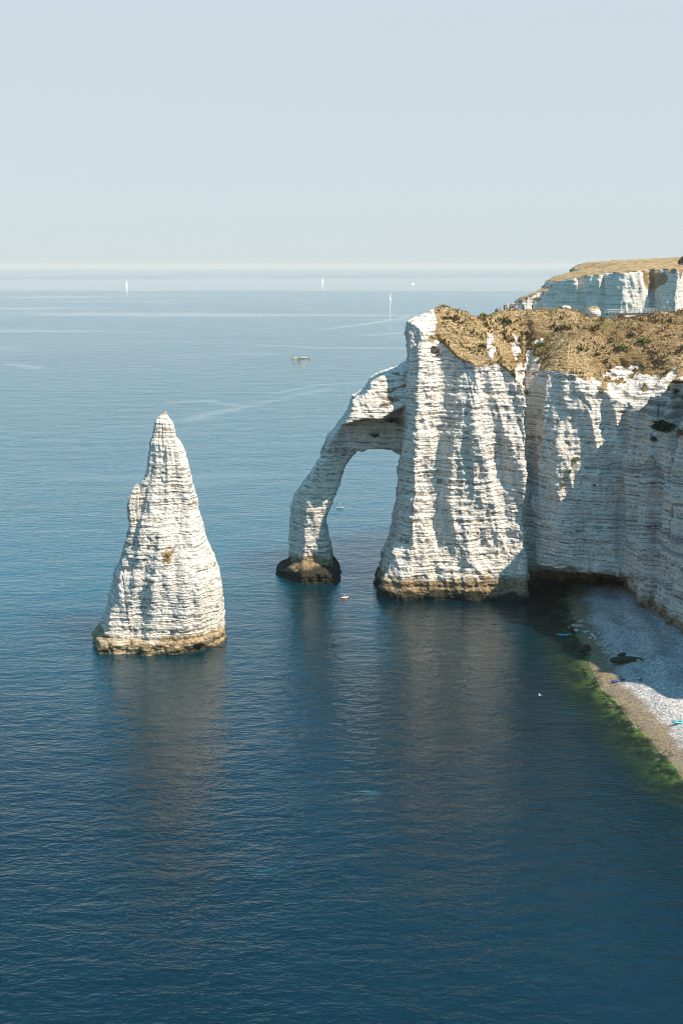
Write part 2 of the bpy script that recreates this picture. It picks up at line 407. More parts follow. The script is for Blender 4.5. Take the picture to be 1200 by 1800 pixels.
def build_headland():
    h = .5
    xs = np.arange(4, 132, h, dtype=np.float32); ys = np.arange(243, 350, h, dtype=np.float32); zs = np.arange(-3, 82, h, dtype=np.float32)
    X, Y = np.meshgrid(xs, ys, indexing='ij')
    S = poly_levels(X, Y, zs, levels)
    T = turf(X, Y) + .9 * fbm(X / 9, Y / 9, 0 * X, 3) + .7 * fbm(X / 3.5, Y / 3.5, 0 * X + 4, 2)
    gul = np.exp(-((X - 47.7 - .12 * (Y - 297)) / 1.6)**2) * sstep(320, 300, Y) * 4.0      # gully beside the pier
    T = T - gul
    S = smax(S, zs[None, None, :] - T[..., None], .8)
    def hole(cx, cy, cz, rx, ry, rz):
        d = np.sqrt(((X[..., None] - cx) / rx)**2 + ((Y[..., None] - cy) / ry)**2 + ((zs[None, None, :] - cz) / rz)**2) - 1
        return -d * min(rx, ry, rz)
    for px, py, Y0, rx, ry, rz in [(1007, 1004, 282, 1.7, 4, 1.3), (1047, 1020, 282, 1.3, 4.5, 1.8), (1157, 1022, 258, 3.0, 3.6, 3.0), (762, 617, 297.5, 1.1, 2, 1.0)]:
        c = at_y(px, py, Y0); S = np.maximum(S, hole(c[0], c[1], c[2], rx, ry, rz))
    S[-1] = np.maximum(S[-1], .1); S[:, -1] = np.maximum(S[:, -1], .1); S[:, 0] = np.maximum(S[:, 0], .1)
    V, F = surface_nets(S, (xs[0], ys[0], zs[0]), h)
    # finer mesh only where the camera side is
    V, F = subdiv(V, F)
    N = smooth_field(vnormals(V, F), F, 4)
    x, y, z = V.T
    T2 = turf(x, y)
    g = sstep(.42, .66, N[:, 2] + .45 * fbm(x / 3.2, y / 3.2, z / 3.2, 4)) * sstep(47, 52, z)
    g = np.maximum(g, .75 * sstep(.2, .45, N[:, 2]) * sstep(54, 60, z) * sstep(.5, .1, N[:, 0] * -1))
    # bare chalk: the knob at the seaward end, outcrops in the turf
    g *= 1 - sstep(25.5, 23.5, x + .8 * pn(x / 3, y / 3, z / 3)) * 1.0
    out = np.zeros_like(g)
    for px, py, r1, r2, Y0 in [(862, 610, 1.5, 3.0, 300), (908, 618, 1.1, 3.2, 301), (1090, 654, 2.6, 1.6, 290)]:
        c = at_y(px, py, Y0); d = np.hypot((x - c[0]) / r1, (z - c[2]) / r2) + 1.1 * fbm(x / 2.6, y / 2.6, z / 2.6, 3); out = np.maximum(out, sstep(1.15, .55, d))
    g *= 1 - .75 * out
    rag = fbm(x / 4.5, y / 4.5, z / 3, 4) + (z - 57.5 - .03 * (x - 50)) / 9; g *= sstep(-.35, .10, rag) * .85 + .15
    # plants straggling over ledges
    ledge = sstep(.25, .5, pn(x / 6, y / 6, z / 2.2)) * sstep(.12, .3, N[:, 2]) * .6 * sstep(30, 50, z)
    g = np.maximum(g, ledge)
    W = rockify(V, N) + N * (out * (.35 + .6 * fbm(x / 1.1, y / 1.1, z / 1.1, 2)))[:, None]
    return link_mesh('cliff', W, F, M_CHALK, attrs={'grass': g})
cliff = build_headland()
tag(cliff, 'white banded chalk cliff with dry brown turf on its top', kind='structure')

# ------------------------------------------------------------------ natural arch
arch_out = [(722, 640), (712, 648), (700, 655), (688, 657), (670, 662), (655, 672), (645, 690), (622, 706), (617, 722), (600, 750), (576, 780), (563, 815),
            (550, 840), (528, 868), (511, 895), (505, 911), (503, 945), (506, 985), (508, 1002), (500, 1010), (486, 1016), (482, 1026), (488, 1060), (598, 1060),
            (596, 1022), (583, 1002), (577, 965), (571, 936), (574, 915), (585, 889), (594, 862), (605, 832), (628, 800), (660, 797), (690, 796), (704, 808), (726, 830)]
def build_arch():
    Yr = 300.0; h = .4
    P = [(lambda q: (q[0], q[2]))(at_y(px, py, Yr)) for px, py in arch_out]
    xs = np.arange(-21, 22, h, dtype=np.float32); ys = np.arange(288, 326, h, dtype=np.float32); zs = np.arange(-3, 62, h, dtype=np.float32)
    XX, ZZ = np.meshgrid(xs, zs, indexing='ij')
    D2 = poly_sd(XX, ZZ, P)
    # front face: a prow on the seaward leg, a recessed lintel below a jutting ledge
    xc = np.interp(ZZ, [0, 10, 20, 30, 40, 50, 60], [-11.0, -10.2, -9.8, -7.5, -3, 2, 4])
    wl = np.interp(ZZ, [0, 15, 22, 30], [1.5, 1.7, 1.3, .35])
    prow = 303.3 + np.maximum(0, xc - XX) * wl + np.maximum(0, XX - xc) * .22
    lint = 306.0 - sstep(2, -4, XX) * 2.5
    up = 295.2 + np.maximum(0, ZZ - 46) * .55
    zl = 45.0 + np.interp(XX, [-3, 4, 10, 16], [-2.0, 0, .6, 3.6])
    a = sstep(zl - 1.2, zl + .4, ZZ)
    right = lint * (1 - a) + up * a
    b = sstep(-5, 1.5, XX - np.interp(ZZ, [20, 36, 50], [0, 0, -1]))
    b = b * sstep(18, 34, ZZ)
    yf = prow * (1 - b) + right * b
    yf = np.where(ZZ < 5, yf - sstep(6, 2, ZZ) * 5.0, yf)
    yb = 318.0 + 0 * ZZ
    Yg = ys[None, :, None]
    S = smax(np.broadcast_to(D2[:, None, :], (len(xs), len(ys), len(zs))), (yf[:, None, :] - Yg) * .8, 1.0)
    S = smax(S, Yg - yb[:, None, :], 1.5)
    S[-1] = np.maximum(S[-1], .1)
    V, F = surface_nets(S.astype(np.float32), (xs[0], ys[0], zs[0]), h)
    V, F = subdiv(V, F)
    N = smooth_field(vnormals(V, F), F, 4)
    x, y, z = V.T
    g = sstep(.15, .45, pn(x / 5 + 3, y / 5, z / 1.6)) * sstep(43, 46, z) * sstep(4, 8, x + (z - 45) * -.3) * .62 * sstep(.1, .3, N[:, 2] + .2)
    W = rockify(V, N, rib=.35, strata=.9, fine=.8)
    return link_mesh('rock_arch', W, F, M_LEG, attrs={'grass': g})
arch = build_arch()
tag(arch, 'white chalk sea arch leaning from the cliff into the water', 'rock arch')

# ------------------------------------------------------------------ the needle
def ring_rock(name, prof, Yc, mat, parent, nth=360, dz=.16, depth=.85, amp=1.0, sq=2.6, seed=0.0, strata=1.0, rib=.3, ledge_z=None):
    zz, L, Rr = [], [], []
    for py, l, r in prof:
        a = at_y(l, py, Yc); b = at_y(r, py, Yc); zz.append(a[2]); L.append(a[0]); Rr.append(b[0])
    o = np.argsort(zz); zz = np.array(zz)[o]; L = np.array(L)[o]; Rr = np.array(Rr)[o]
    z = np.arange(zz[0], zz[-1], dz)
    l = np.interp(z, zz, L); r = np.interp(z, zz, Rr)
    th = np.linspace(0, 2 * np.pi, nth, endpoint=False)
    c, s = np.cos(th), np.sin(th)
    rad = (np.abs(c)**sq + np.abs(s)**sq)**(-1 / sq)
    cx = (l + r) / 2; hw = (r - l) / 2
    Z = np.repeat(z[:, None], nth, 1)
    fac = 1 + .30 * np.abs(s)[None] * pn(2.1 * c[None] + seed, 2.1 * s[None], (z / 22)[:, None]) + .10 * np.abs(s)[None] * pn(5 * c[None], 5 * s[None], (z / 9)[:, None])
    X = cx[:, None] + hw[:, None] * (rad * c)[None] * (1 + (fac - 1) * .5)
    Y = Yc + (hw * depth)[:, None] * (rad * s)[None] * fac
    V = np.stack([X, Y, Z], 2).reshape(-1, 3).astype(np.float32)
    m = len(z); i = np.arange(m - 1)[:, None] * nth; j = np.arange(nth)[None]; j2 = (j + 1) % nth
    F = np.stack([i + j, i + j2, i + nth + j2, i + nth + j], 2).reshape(-1, 4)
    V = np.concatenate([V, [[cx[-1], Yc, z[-1] + .15]]]).astype(np.float32)
    top = (m - 1) * nth; cap = np.stack([top + j[0], top + j2[0], np.full(nth, len(V) - 1), np.full(nth, len(V) - 1)], 1)
    N = np.stack([c, s / depth, np.zeros(nth)], 1); N /= np.linalg.norm(N, axis=1, keepdims=True)
    N = np.concatenate([np.tile(N, (m, 1)), [[0, 0, 1]]]).astype(np.float32)
    return V, F, cap, N, hw, nth
needle_root = empty('sea_stack', at_z(275, 1145) + np.array([0, 8, 0]))
tag(needle_root, 'tall white chalk needle standing alone in the sea', 'sea stack')
prof = [(1160, 176, 391), (1120, 179, 392), (1100, 182, 392), (1085, 184, 391), (1075, 186, 391), (1060, 192, 390), (1040, 197, 389), (1010, 201, 386), (1000, 203, 382), (980, 211, 374),
        (950, 222, 363), (920, 229, 355), (900, 235, 350), (880, 241, 346), (860, 247, 341), (850, 250, 338), (830, 257, 334), (812, 260, 330), (800, 262, 327), (792, 263, 325), (776, 265, 318),
        (768, 268, 310), (750, 271, 307), (740, 273, 303), (735, 276, 298), (730, 282, 295), (722, 286, 292)]
V, F, cap, N, hw, nth = ring_rock('needle', prof, 254.0, M_NEEDLE, None)
x, y, z = V.T
lim = np.clip(np.concatenate([np.repeat(hw, nth), [0]]) / 7, .12, 1)
W = rockify(V, N, amp=1.0, rib=.3, strata=.65, skew=.0, fine=.85)
W = V + (W - V) * lim[:, None]
# flat facets: carve a bluff corner on the left side
g = np.zeros(len(V))
for px, py, r1, r2, k in [(293, 978, 2.4, 2.3, .56), (265, 1020, 1.6, .7, .5), (332, 896, 1.1, .7, .6)]:
    c = at_y(px, py, 245); d = np.hypot((x - c[0]) / r1, (z - c[2]) / r2); g = np.maximum(g, k * sstep(1.3, .4, d + .8 * fbm(x / .9, y / .9, z / .6, 2)) * (y < 254))
needle = link_mesh('rock_needle', W, np.concatenate([F, cap]), M_NEEDLE, attrs={'grass': g})
needle.parent = needle_root; needle.matrix_parent_inverse = needle_root.matrix_basis.inverted()
prof2 = [(940, 232, 262), (925, 228, 252), (905, 225, 248), (890, 224, 246), (875, 226, 246), (862, 232, 246), (855, 236, 245), (849, 240, 243)]
V, F, cap, N, hw, nth = ring_rock('spire', prof2, 250.5, M_NEEDLE, None, 90, .16, 1.0)
lim = np.clip(np.concatenate([np.repeat(hw, nth), [0]]) / 4, .05, .5)
W = V + (rockify(V, N, rib=.3) - V) * lim[:, None]
sp = link_mesh('side_spire', W, np.concatenate([F, cap]), M_NEEDLE, attrs={'grass': np.zeros(len(V))})
sp.parent = needle_root; sp.matrix_parent_inverse = needle_root.matrix_basis.inverted()
prof3 = [(1172, 114, 399), (1156, 117, 398), (1146, 122, 398), (1140, 132, 397), (1132, 150, 396), (1124, 164, 395), (1112, 167, 394), (1102, 171, 392), (1097, 184, 388)]
V, F, cap, N, hw, nth = ring_rock('ledge', prof3, 254.0, M_NEEDLE, None, 420, .14, .85, sq=2.9)
W = rockify(V, N, rib=.55, strata=.8)
x, y, z = V.T
W[:, :2] -= (N[:, :2] * (np.exp(-((z - .5) / .9)**2) * np.clip(.6 + 1.6 * pn(x / 7, y / 7, 1.0), 0, 1.6))[:, None])     # wave-cut notch
lg = link_mesh('base_ledge', W, np.concatenate([F, cap]), M_NEEDLE, attrs={'grass': np.zeros(len(V))})
lg.parent = needle_root; lg.matrix_parent_inverse = needle_root.matrix_basis.inverted()

# ------------------------------------------------------------------ cliff running out of frame on the right (throws the shade on the beach)
def build_coast():
    h = 2.0
    xs = np.arange(10, 240, h, dtype=np.float32); ys = np.arange(-120, 262, h, dtype=np.float32); zs = np.arange(-4, 96, h, dtype=np.float32)
    X, Y = np.meshgrid(xs, ys, indexing='ij')
    coast = [(91, 256), (84, 244), (90, 222), (97, 200), (104, 178), (112, 150), (122, 120), (122, 85), (100, 45), (60, 10), (30, -20), (10, -60), (-20, -110), (-20, -160), (300, -160), (300, 300), (91, 300)]
    sdp = poly_sd(X, Y, coast)
    T = np.interp(Y, [-120, 20, 80, 112, 122, 132, 144, 149, 157, 161, 186, 192, 200, 240, 262], [82, 82, 78, 60, 44, 36, 36, 52, 54, 37, 37, 58, 64, 66, 66])
    T = T + 2 * fbm(X / 30, Y / 30, 0 * X, 3) + np.clip(-sdp - 10, 0, 60) * .1
    S = sdp[..., None] + zs[None, None, :] * .06
    S = smax(S, zs[None, None, :] - T[..., None], 3)
    S[-1] = 1; S[:, 0] = 1; S[:, -1] = 1
    V, F = surface_nets(S.astype(np.float32), (xs[0], ys[0], zs[0]), h)
    V, F = subdiv(V, F); N = smooth_field(vnormals(V, F), F, 3)
    g = sstep(.45, .7, N[:, 2]) * sstep(30, 40, V[:, 2])
    return link_mesh('coastal_cliff', rockify(V, N), F, M_CHALK, attrs={'grass': g})
coast = build_coast()
tag(coast, 'chalk cliff continuing to the right beyond the beach', kind='structure')

# ------------------------------------------------------------------ far cliff across the bay
def build_far():
    Yf = 1400.0; h = 2.5
    def q(px, py, Y): return at_y(px, py, Y)
    xs = np.arange(185, 560, h, dtype=np.float32); ys = np.arange(1290, 1800, h * 1.6, dtype=np.float32); zs = np.arange(-4, 106, h, dtype=np.float32)
    X, Y = np.meshgrid(xs, ys, indexing='ij')
    fx = lambda px: (px - 600) / FPX * (Yf * CP + 8)
    face = [(fx(885), 1455), (fx(905), 1425), (fx(930), 1412), (fx(955), 1418), (fx(968), 1402), (fx(998), 1370), (fx(1010), 1377), (fx(1034), 1348), (fx(1043), 1356), (fx(1066), 1328), (fx(1074), 1330),
            (fx(1108), 1336), (fx(1120), 1350), (fx(1150), 1310), (fx(1160), 1320), (fx(1174), 1300), (fx(1215), 1322), (fx(1260), 1300), (700, 1290), (700, 1900), (fx(1130), 1900), (fx(1080), 1600), (fx(985), 1480), (fx(930), 1430)]
    sdp = poly_sd(X, Y, face)
    lift = np.interp(X, [fx(880), fx(895), fx(920), fx(943), fx(966), fx(972), fx(978), fx(1000), fx(1050), fx(1090), fx(1120), fx(1220), 560],
                     [14, 32, 46, 51, 56, 60, 66, 71.5, 77, 79.5, 81, 82, 84])
    T = lift + np.clip((Y - 1440) / 160, 0, 1) * np.interp(X, [fx(1040), fx(1110), fx(1140), fx(1200), 560], [0, 0, 7, 10, 14]) + .8 * fbm(X / 25, Y / 25, 0 * X, 3)
    batter = np.interp(X, [fx(900), fx(955), fx(975), fx(1160), fx(1185), 560], [.12, .10, .05, .08, .7, .8])
    S = sdp[..., None] + zs[None, None, :] * batter[..., None] - 5
    S = smax(S * .9, (zs[None, None, :] - T[..., None]) * .9, 2.0)
    # sheared voxels: y spacing differs
    S[-1] = 1; S[:, -1] = 1
    V, F = surface_nets(S.astype(np.float32), (0, 0, 0), 1.0)
    V = V * np.array([h, h * 1.6, h], np.float32) + np.array([xs[0], ys[0], zs[0]], np.float32)
    V, F = subdiv(V, F); N = smooth_field(vnormals(V, F), F, 2)
    x, y, z = V.T
    nz = pn(x / 18, y / 18, z / 14)
    g = sstep(.5, .75, N[:, 2] + .15 * nz) * sstep(20, 40, z)
    g = np.maximum(g, sstep(fx(1168), fx(1182), x + 8 * nz) * .8 * sstep(-.3, .2, nz + .15))
    g = np.maximum(g, .9 * sstep(.05, .3, pn(x / 22 + 4, y / 22, z / 30)) * sstep(66, 74, z) * sstep(fx(1085), fx(1100), x))
    g = np.maximum(g, .85 * sstep(-.05, .2, pn(x / 16 + 9, y / 16, z / 40)) * sstep(40, 70, z) * sstep(fx(1070), fx(1115), x))
    g = np.maximum(g, .8 * sstep(fx(966), fx(955), x) * sstep(-.1, .25, nz))
    return link_mesh('distant_cliff', rockify(V, N, k=2.0, amp=1.25, strata=.8, fine=1.0, rib=1.2), F, M_FAR, attrs={'grass': g})
far = build_far()
tag(far, 'far pale chalk cliff with flat grassy top across the bay', kind='structure')

# ------------------------------------------------------------------ beach and shallow sea bed
shore_px = [(1000, 1066), (1003, 1090), (1018, 1118), (1028, 1142), (1034, 1168), (1058, 1211), (1085, 1240), (1115, 1272), (1150, 1312), (1180, 1345), (1200, 1372)]
shore = [tuple(at_z(a, b)[:2]) for a, b in shore_px]
land = shore + [(67, 168), (76, 150), (92, 128), (108, 100), (112, 60), (150, 60), (150, 299), (62, 299)]
def bed_z(X, Y):
    s = -poly_sd(X, Y, land)
    s = s + 1.2 * fbm(X / 9, Y / 9, 0 * X, 2)
    z = np.where(s > 0, np.minimum(.16 * s, 2.2 + .06 * (s - 14)), np.where(s > -9, .12 * s, -1.08 + .30 * (s + 9)))
    z = z + .4 * np.exp(-((s - 8) / 1.6)**2) + .45 * np.exp(-((s - 15) / 2.0)**2)
    return np.maximum(z + .06 * fbm(X / 2, Y / 2, 0 * X, 2), -6)
xs = np.arange(20, 135, .6); ys = np.arange(110, 300, .6)
X, Y = np.meshgrid(xs, ys, indexing='ij'); Z = bed_z(X.astype(np.float32), Y.astype(np.float32))
V = np.stack([X, Y, Z], 2).reshape(-1, 3); nx_, ny_ = X.shape
i = np.arange(nx_ - 1)[:, None] * ny_; j = np.arange(ny_ - 1)[None]
GF = np.stack([i + j, i + ny_ + j, i + ny_ + j + 1, i + j + 1], 2).reshape(-1, 4)
def beach_material():
    t = NT('pebbles'); P = t.pos(); xyz = t.n('ShaderNodeSeparateXYZ'); t.l(P, xyz.inputs[0]); Zs = xyz.outputs[2]
    v = t.n('ShaderNodeTexVoronoi'); t.l(P, v.inputs['Vector']); v.inputs['Scale'].default_value = 3.2
    hs = t.n('ShaderNodeSeparateColor'); t.l(v.outputs['Color'], hs.inputs[0])
    peb = t.mix(hs.outputs[0], (.20, .195, .19), (.47, .445, .405))
    peb = t.mix(t.math('MULTIPLY', t.ramp(hs.outputs[1], .86, .92), .7), peb, (.70, .68, .62))
    zz = t.math('ADD', Zs, t.math('MULTIPLY', t.math('SUBTRACT', t.noise(P, .35, 4, .6), .5), .9))
    wet = t.mix(hs.outputs[0], (.11, .085, .05), (.26, .2, .125))
    alg = t.mix(t.ramp(t.noise(P, .22, 6, .7), .46, .62), (.016, .020, .010), (.17, .19, .05))
    alg = t.mix(t.math('MULTIPLY', t.ramp(t.noise(P, .5, 5, .7), .56, .64), .7), alg, (.34, .31, .16))
    c = t.mix(t.ramp(zz, .45, 1.0), wet, peb)
    c = t.mix(t.ramp(zz, -.15, .25), alg, c)
    c = t.mix(t.math('MULTIPLY', t.ramp(t.noise(t.mapped(P, (1, .5, 3)), .16, 5, .65), .48, .66), .45), c, (.12, .115, .105))
    t.l(c, t.b.inputs['Base Color']); t.b.inputs['Roughness'].default_value = .8
    t.b.inputs['Specular IOR Level'].default_value = .25
    t.l(t.bump(v.outputs['Distance'], .8, .15), t.b.inputs['Normal'])
    return t.m
beach = link_mesh('pebble_beach', V, GF, beach_material())
tag(beach, 'grey pebble beach under the cliff sloping into green shallows', kind='structure')

# ------------------------------------------------------------------ sea
def lines(lo, hi, step, far_, ratio):
    a = list(np.arange(lo, hi + .1, step)); s = step
    while a[-1] < far_: s *= ratio; a.append(a[-1] + s)
    return a
xr = lines(0, 420, 4, 32000, 1.12); gx = np.array([-v for v in xr[:0:-1]] + xr)
gy = np.array([-v for v in lines(40, 120, 20, 32000, 1.5)[::-1]] + lines(0, 1200, 4, 34000, 1.022))
gx = np.unique(np.concatenate([gx, np.arange(20, 130, 1.5)])); 
X, Y = np.meshgrid(gx, gy, indexing='ij')
Xf, Yf = X.astype(np.float32), Y.astype(np.float32)
near = (X > 10) & (X < 140) & (Y > 90) & (Y < 305)
dep = np.full(X.shape, 6.0, np.float32); dep[near] = np.maximum(-bed_z(Xf[near], Yf[near]), 0); dep = np.where((X > 20) & (X < 134) & (Y > 111) & (Y < 299), dep, np.maximum(dep, 6))
def seg_d(pts):
    d = np.full(X.shape, 1e9)
    for (ax, ay), (bx, by) in zip(pts[:-1], pts[1:]):
        ex, ey = bx - ax, by - ay; t = np.clip(((X - ax) * ex + (Y - ay) * ey) / (ex * ex + ey * ey), 0, 1)
        d = np.minimum(d, np.hypot(X - ax - ex * t, Y - ay - ey * t))
    return d
D = np.maximum(Yf, 1)
wig = fbm(Xf / (D * .12 + 20), Yf / (D * .25 + 10), 0 * Xf, 3)
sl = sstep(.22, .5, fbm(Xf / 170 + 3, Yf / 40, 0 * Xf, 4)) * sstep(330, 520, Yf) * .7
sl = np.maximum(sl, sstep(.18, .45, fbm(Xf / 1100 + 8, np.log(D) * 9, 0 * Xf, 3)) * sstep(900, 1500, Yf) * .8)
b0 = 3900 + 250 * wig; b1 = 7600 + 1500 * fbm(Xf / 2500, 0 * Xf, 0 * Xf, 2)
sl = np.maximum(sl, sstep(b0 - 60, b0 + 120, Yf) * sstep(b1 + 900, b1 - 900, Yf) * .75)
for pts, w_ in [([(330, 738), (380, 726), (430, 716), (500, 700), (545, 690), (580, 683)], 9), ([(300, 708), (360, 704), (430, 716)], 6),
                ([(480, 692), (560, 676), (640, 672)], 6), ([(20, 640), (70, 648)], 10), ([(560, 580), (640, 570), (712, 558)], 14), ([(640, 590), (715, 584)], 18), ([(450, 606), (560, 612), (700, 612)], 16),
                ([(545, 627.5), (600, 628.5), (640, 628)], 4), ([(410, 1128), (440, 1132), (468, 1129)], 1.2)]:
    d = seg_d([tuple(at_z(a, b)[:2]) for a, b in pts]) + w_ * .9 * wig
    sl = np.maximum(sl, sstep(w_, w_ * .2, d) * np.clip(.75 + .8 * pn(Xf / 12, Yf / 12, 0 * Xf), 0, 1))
V = np.stack([X, Y, 0 * X], 2).reshape(-1, 3); nx_, ny_ = X.shape
i = np.arange(nx_ - 1)[:, None] * ny_; j = np.arange(ny_ - 1)[None]
GF = np.stack([i + j, i + ny_ + j, i + ny_ + j + 1, i + j + 1], 2).reshape(-1, 4)
def sea_material():
    t = NT('sea_water'); P = t.pos()
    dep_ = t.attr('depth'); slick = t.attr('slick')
    n1 = t.noise(t.mapped(P, (.45, 1, 1), (0, 0, R(-9))), .42, 4, .6, .4)
    n2 = t.noise(t.mapped(P, (.6, 1, 1), (0, 0, R(14))), 1.25, 3, .6, .3)
    n3 = t.noise(t.mapped(P, (.5, 1, 1), (0, 0, R(-16))), .07, 2, .5)
    h = t.math('ADD', t.math('MULTIPLY', n1, 1.0), t.math('MULTIPLY', n2, .30)); h = t.math('ADD', h, t.math('MULTIPLY', n3, 1.6))
    st = t.math('MULTIPLY', t.math('SUBTRACT', 1.0, t.math('MULTIPLY', slick, .95)), t.math('MULTIPLY_ADD', t.attr('chop'), 1.5, .64))
    st = t.math('MULTIPLY', st, t.math('MULTIPLY_ADD', t.noise(t.mapped(P, (.5, 1, 1), (0, 0, R(20))), .018, 3, .6), 1.4, .3))     # wind patches
    bmp = t.bump(h, st, .55)
    patch = t.ramp(t.noise(P, .045, 3, .6), .66, .74)
    deep = t.mix(t.noise(P, .02, 2), (.0001, .007, .010), (.0002, .011, .015))
    deep = t.mix(t.attr('clear'), deep, (.0003, .066, .094))  # blue growing with distance, painted in for the reflected sky
    deep = t.mix(t.math('MULTIPLY', patch, .5), deep, (.012, .085, .095))
    deep = t.mix(t.attr('chop'), deep, (.0006, .082, .115))     # bluer base colour on the choppy water outside the bay
    c = t.mix(t.ramp(dep_, .3, 1.7), (.006, .018, .010), deep)
    c = t.mix(t.math('MULTIPLY', slick, .17), c, (.34, .39, .385))     # pale sky sheen painted into the slicks, plus faint foam by the needle
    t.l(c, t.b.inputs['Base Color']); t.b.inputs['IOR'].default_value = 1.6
    t.b.subsurface_method = 'BURLEY'; t.l(t.ramp(dep_, 2.5, 5.9), t.b.inputs['Subsurface Weight']); t.b.inputs['Subsurface Radius'].default_value = (60, 60, 60); t.b.inputs['Subsurface Scale'].default_value = 1.0
    t.put(t.b.inputs['Roughness'], t.math('ADD', .04, t.math('MULTIPLY', slick, .0)))
    t.l(bmp, t.b.inputs['Normal'])
    # thin water over the beach lets the bed show
    tr = t.n('ShaderNodeBsdfTransparent'); tr.inputs[0].default_value = (.72, .88, .80, 1)
    ms = t.n('ShaderNodeMixShader'); op = t.math('SUBTRACT', 1.0, t.math('POWER', 2.718, t.math('MULTIPLY', dep_, -1.9)))
    t.l(t.math('MAXIMUM', op, .12), ms.inputs[0]); t.l(tr.outputs[0], ms.inputs[1]); t.l(t.b.outputs[0], ms.inputs[2])
    t.l(ms.outputs[0], t.out.inputs['Surface'])
    return t.m
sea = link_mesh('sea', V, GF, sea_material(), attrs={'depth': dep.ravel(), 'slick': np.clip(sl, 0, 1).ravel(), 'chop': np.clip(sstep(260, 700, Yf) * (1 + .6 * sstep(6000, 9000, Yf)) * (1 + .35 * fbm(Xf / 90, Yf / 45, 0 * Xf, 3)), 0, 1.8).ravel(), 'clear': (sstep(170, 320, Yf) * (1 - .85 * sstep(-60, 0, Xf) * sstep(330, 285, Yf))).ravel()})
tag(sea, 'calm blue sea with pale slick bands', kind='structure')

# ------------------------------------------------------------------ haze
def haze():
    b = MB().box((0, 0, 48), (72000, 72000, 118)).build('haze', bpy.data.materials.new('haze_air'))
    m = b.data.materials[0]; m.use_nodes = True; n = m.node_tree.nodes; n.clear()
    v = n.new('ShaderNodeVolumePrincipled'); v.inputs['Color'].default_value = (.85, .78, .69, 1); v.inputs['Density'].default_value = 0.42e-4
    v.inputs['Anisotropy'].default_value = 0.0
    o = n.new('ShaderNodeOutputMaterial'); m.node_tree.links.new(v.outputs[0], o.inputs['Volume'])
    tag(b, kind='stuff'); b['label'] = 'thin pale sea haze'
haze()
#DETAILS
# ------------------------------------------------------------------ placing things on the ground
def bvh(o):
    me = o.data; n = len(me.vertices); co = np.empty(n * 3, np.float32); me.vertices.foreach_get('co', co)
    lp = np.empty(len(me.loops), np.int32); me.loops.foreach_get('vertex_index', lp)
    k = me.polygons[0].loop_total
    return co.reshape(-1, 3), lp
def make_bvh(objs):
    vs, ps, n = [], [], 0
    for o in objs:
        co, _ = bvh(o)
        vs += [tuple(c) for c in co.tolist()]; ps += [tuple(i + n for i in p.vertices) for p in o.data.polygons]; n += len(co)
    return BVHTree.FromPolygons(vs, ps)
T_CLIFF = make_bvh([cliff]); T_ROCK = make_bvh([arch]); T_BEACH = make_bvh([beach]); T_FAR = make_bvh([far])
T_NEEDLE = BVHTree.FromPolygons([tuple(v.co) for v in needle.data.vertices], [tuple(p.vertices) for p in needle.data.polygons])
def hit(tree, px, py):
    d = Vector(ray(px, py)).normalized(); r = tree.ray_cast(Vector((0, 0, CAM_H)), d)
    return (r[0], r[1]) if r[0] is not None else (None, None)
def crest(px, tree=None, y0=500, y1=640, back=.5):
    tree = tree or T_CLIFF
    py = y0
    while py < y1:
        p, n = hit(tree, px, py)
        if p is not None:
            q = p + Vector((0, back, 0)); r = tree.ray_cast(q + Vector((0, 0, 6)), Vector((0, 0, -1)))
            return r[0] if r[0] is not None else p
        py += .5
    return None
def drop(tree, x, y, z0=120):
    r = tree.ray_cast(Vector((x, y, z0)), Vector((0, 0, -1))); return r[0]

# ------------------------------------------------------------------ dry grass tufts on the cliff top
def leaf_material(name, cols, rough=.85):
    t = NT(name); P = t.pos()
    c = t.mix(t.ramp(t.noise(P, .8, 4, .7), .35, .65), cols[0], cols[1])
    c = t.mix(t.math('MULTIPLY', t.ramp(t.noise(P, .10, 3, .6), .48, .62), .8), c, cols[2])
    c = t.mix(t.math('MULTIPLY', t.ramp(t.noise(P, .035, 3, .6), .46, .60), .55), c, cols[3] if len(cols) > 3 else cols[1])
    t.l(c, t.b.inputs['Base Color']); t.b.inputs['Roughness'].default_value = rough; t.b.inputs['Specular IOR Level'].default_value = .2
    return t.m
def sample_faces(o, count, mask):
    me = o.data; co, lp = bvh(o); F = lp.reshape(-1, 4)
    g = np.empty(len(me.vertices), np.float32); me.attributes['grass'].data.foreach_get('value', g)
    c = co[F].mean(1); a = np.cross(co[F[:, 2]] - co[F[:, 0]], co[F[:, 3]] - co[F[:, 1]]); ar = np.linalg.norm(a, axis=1) * .5; n = a / (ar[:, None] * 2 + 1e-9)
    w = ar * (g[F].mean(1) > .5) * mask(c, n); w = w / w.sum()
    i = rng.choice(len(F), count, p=w)
    u = rng.random((count, 2, 1)).astype(np.float32)
    p = (co[F[i, 0]] * (1 - u[:, 0]) + co[F[i, 1]] * u[:, 0]) * (1 - u[:, 1]) + (co[F[i, 3]] * (1 - u[:, 0]) + co[F[i, 2]] * u[:, 0]) * u[:, 1]
    return p, n[i]
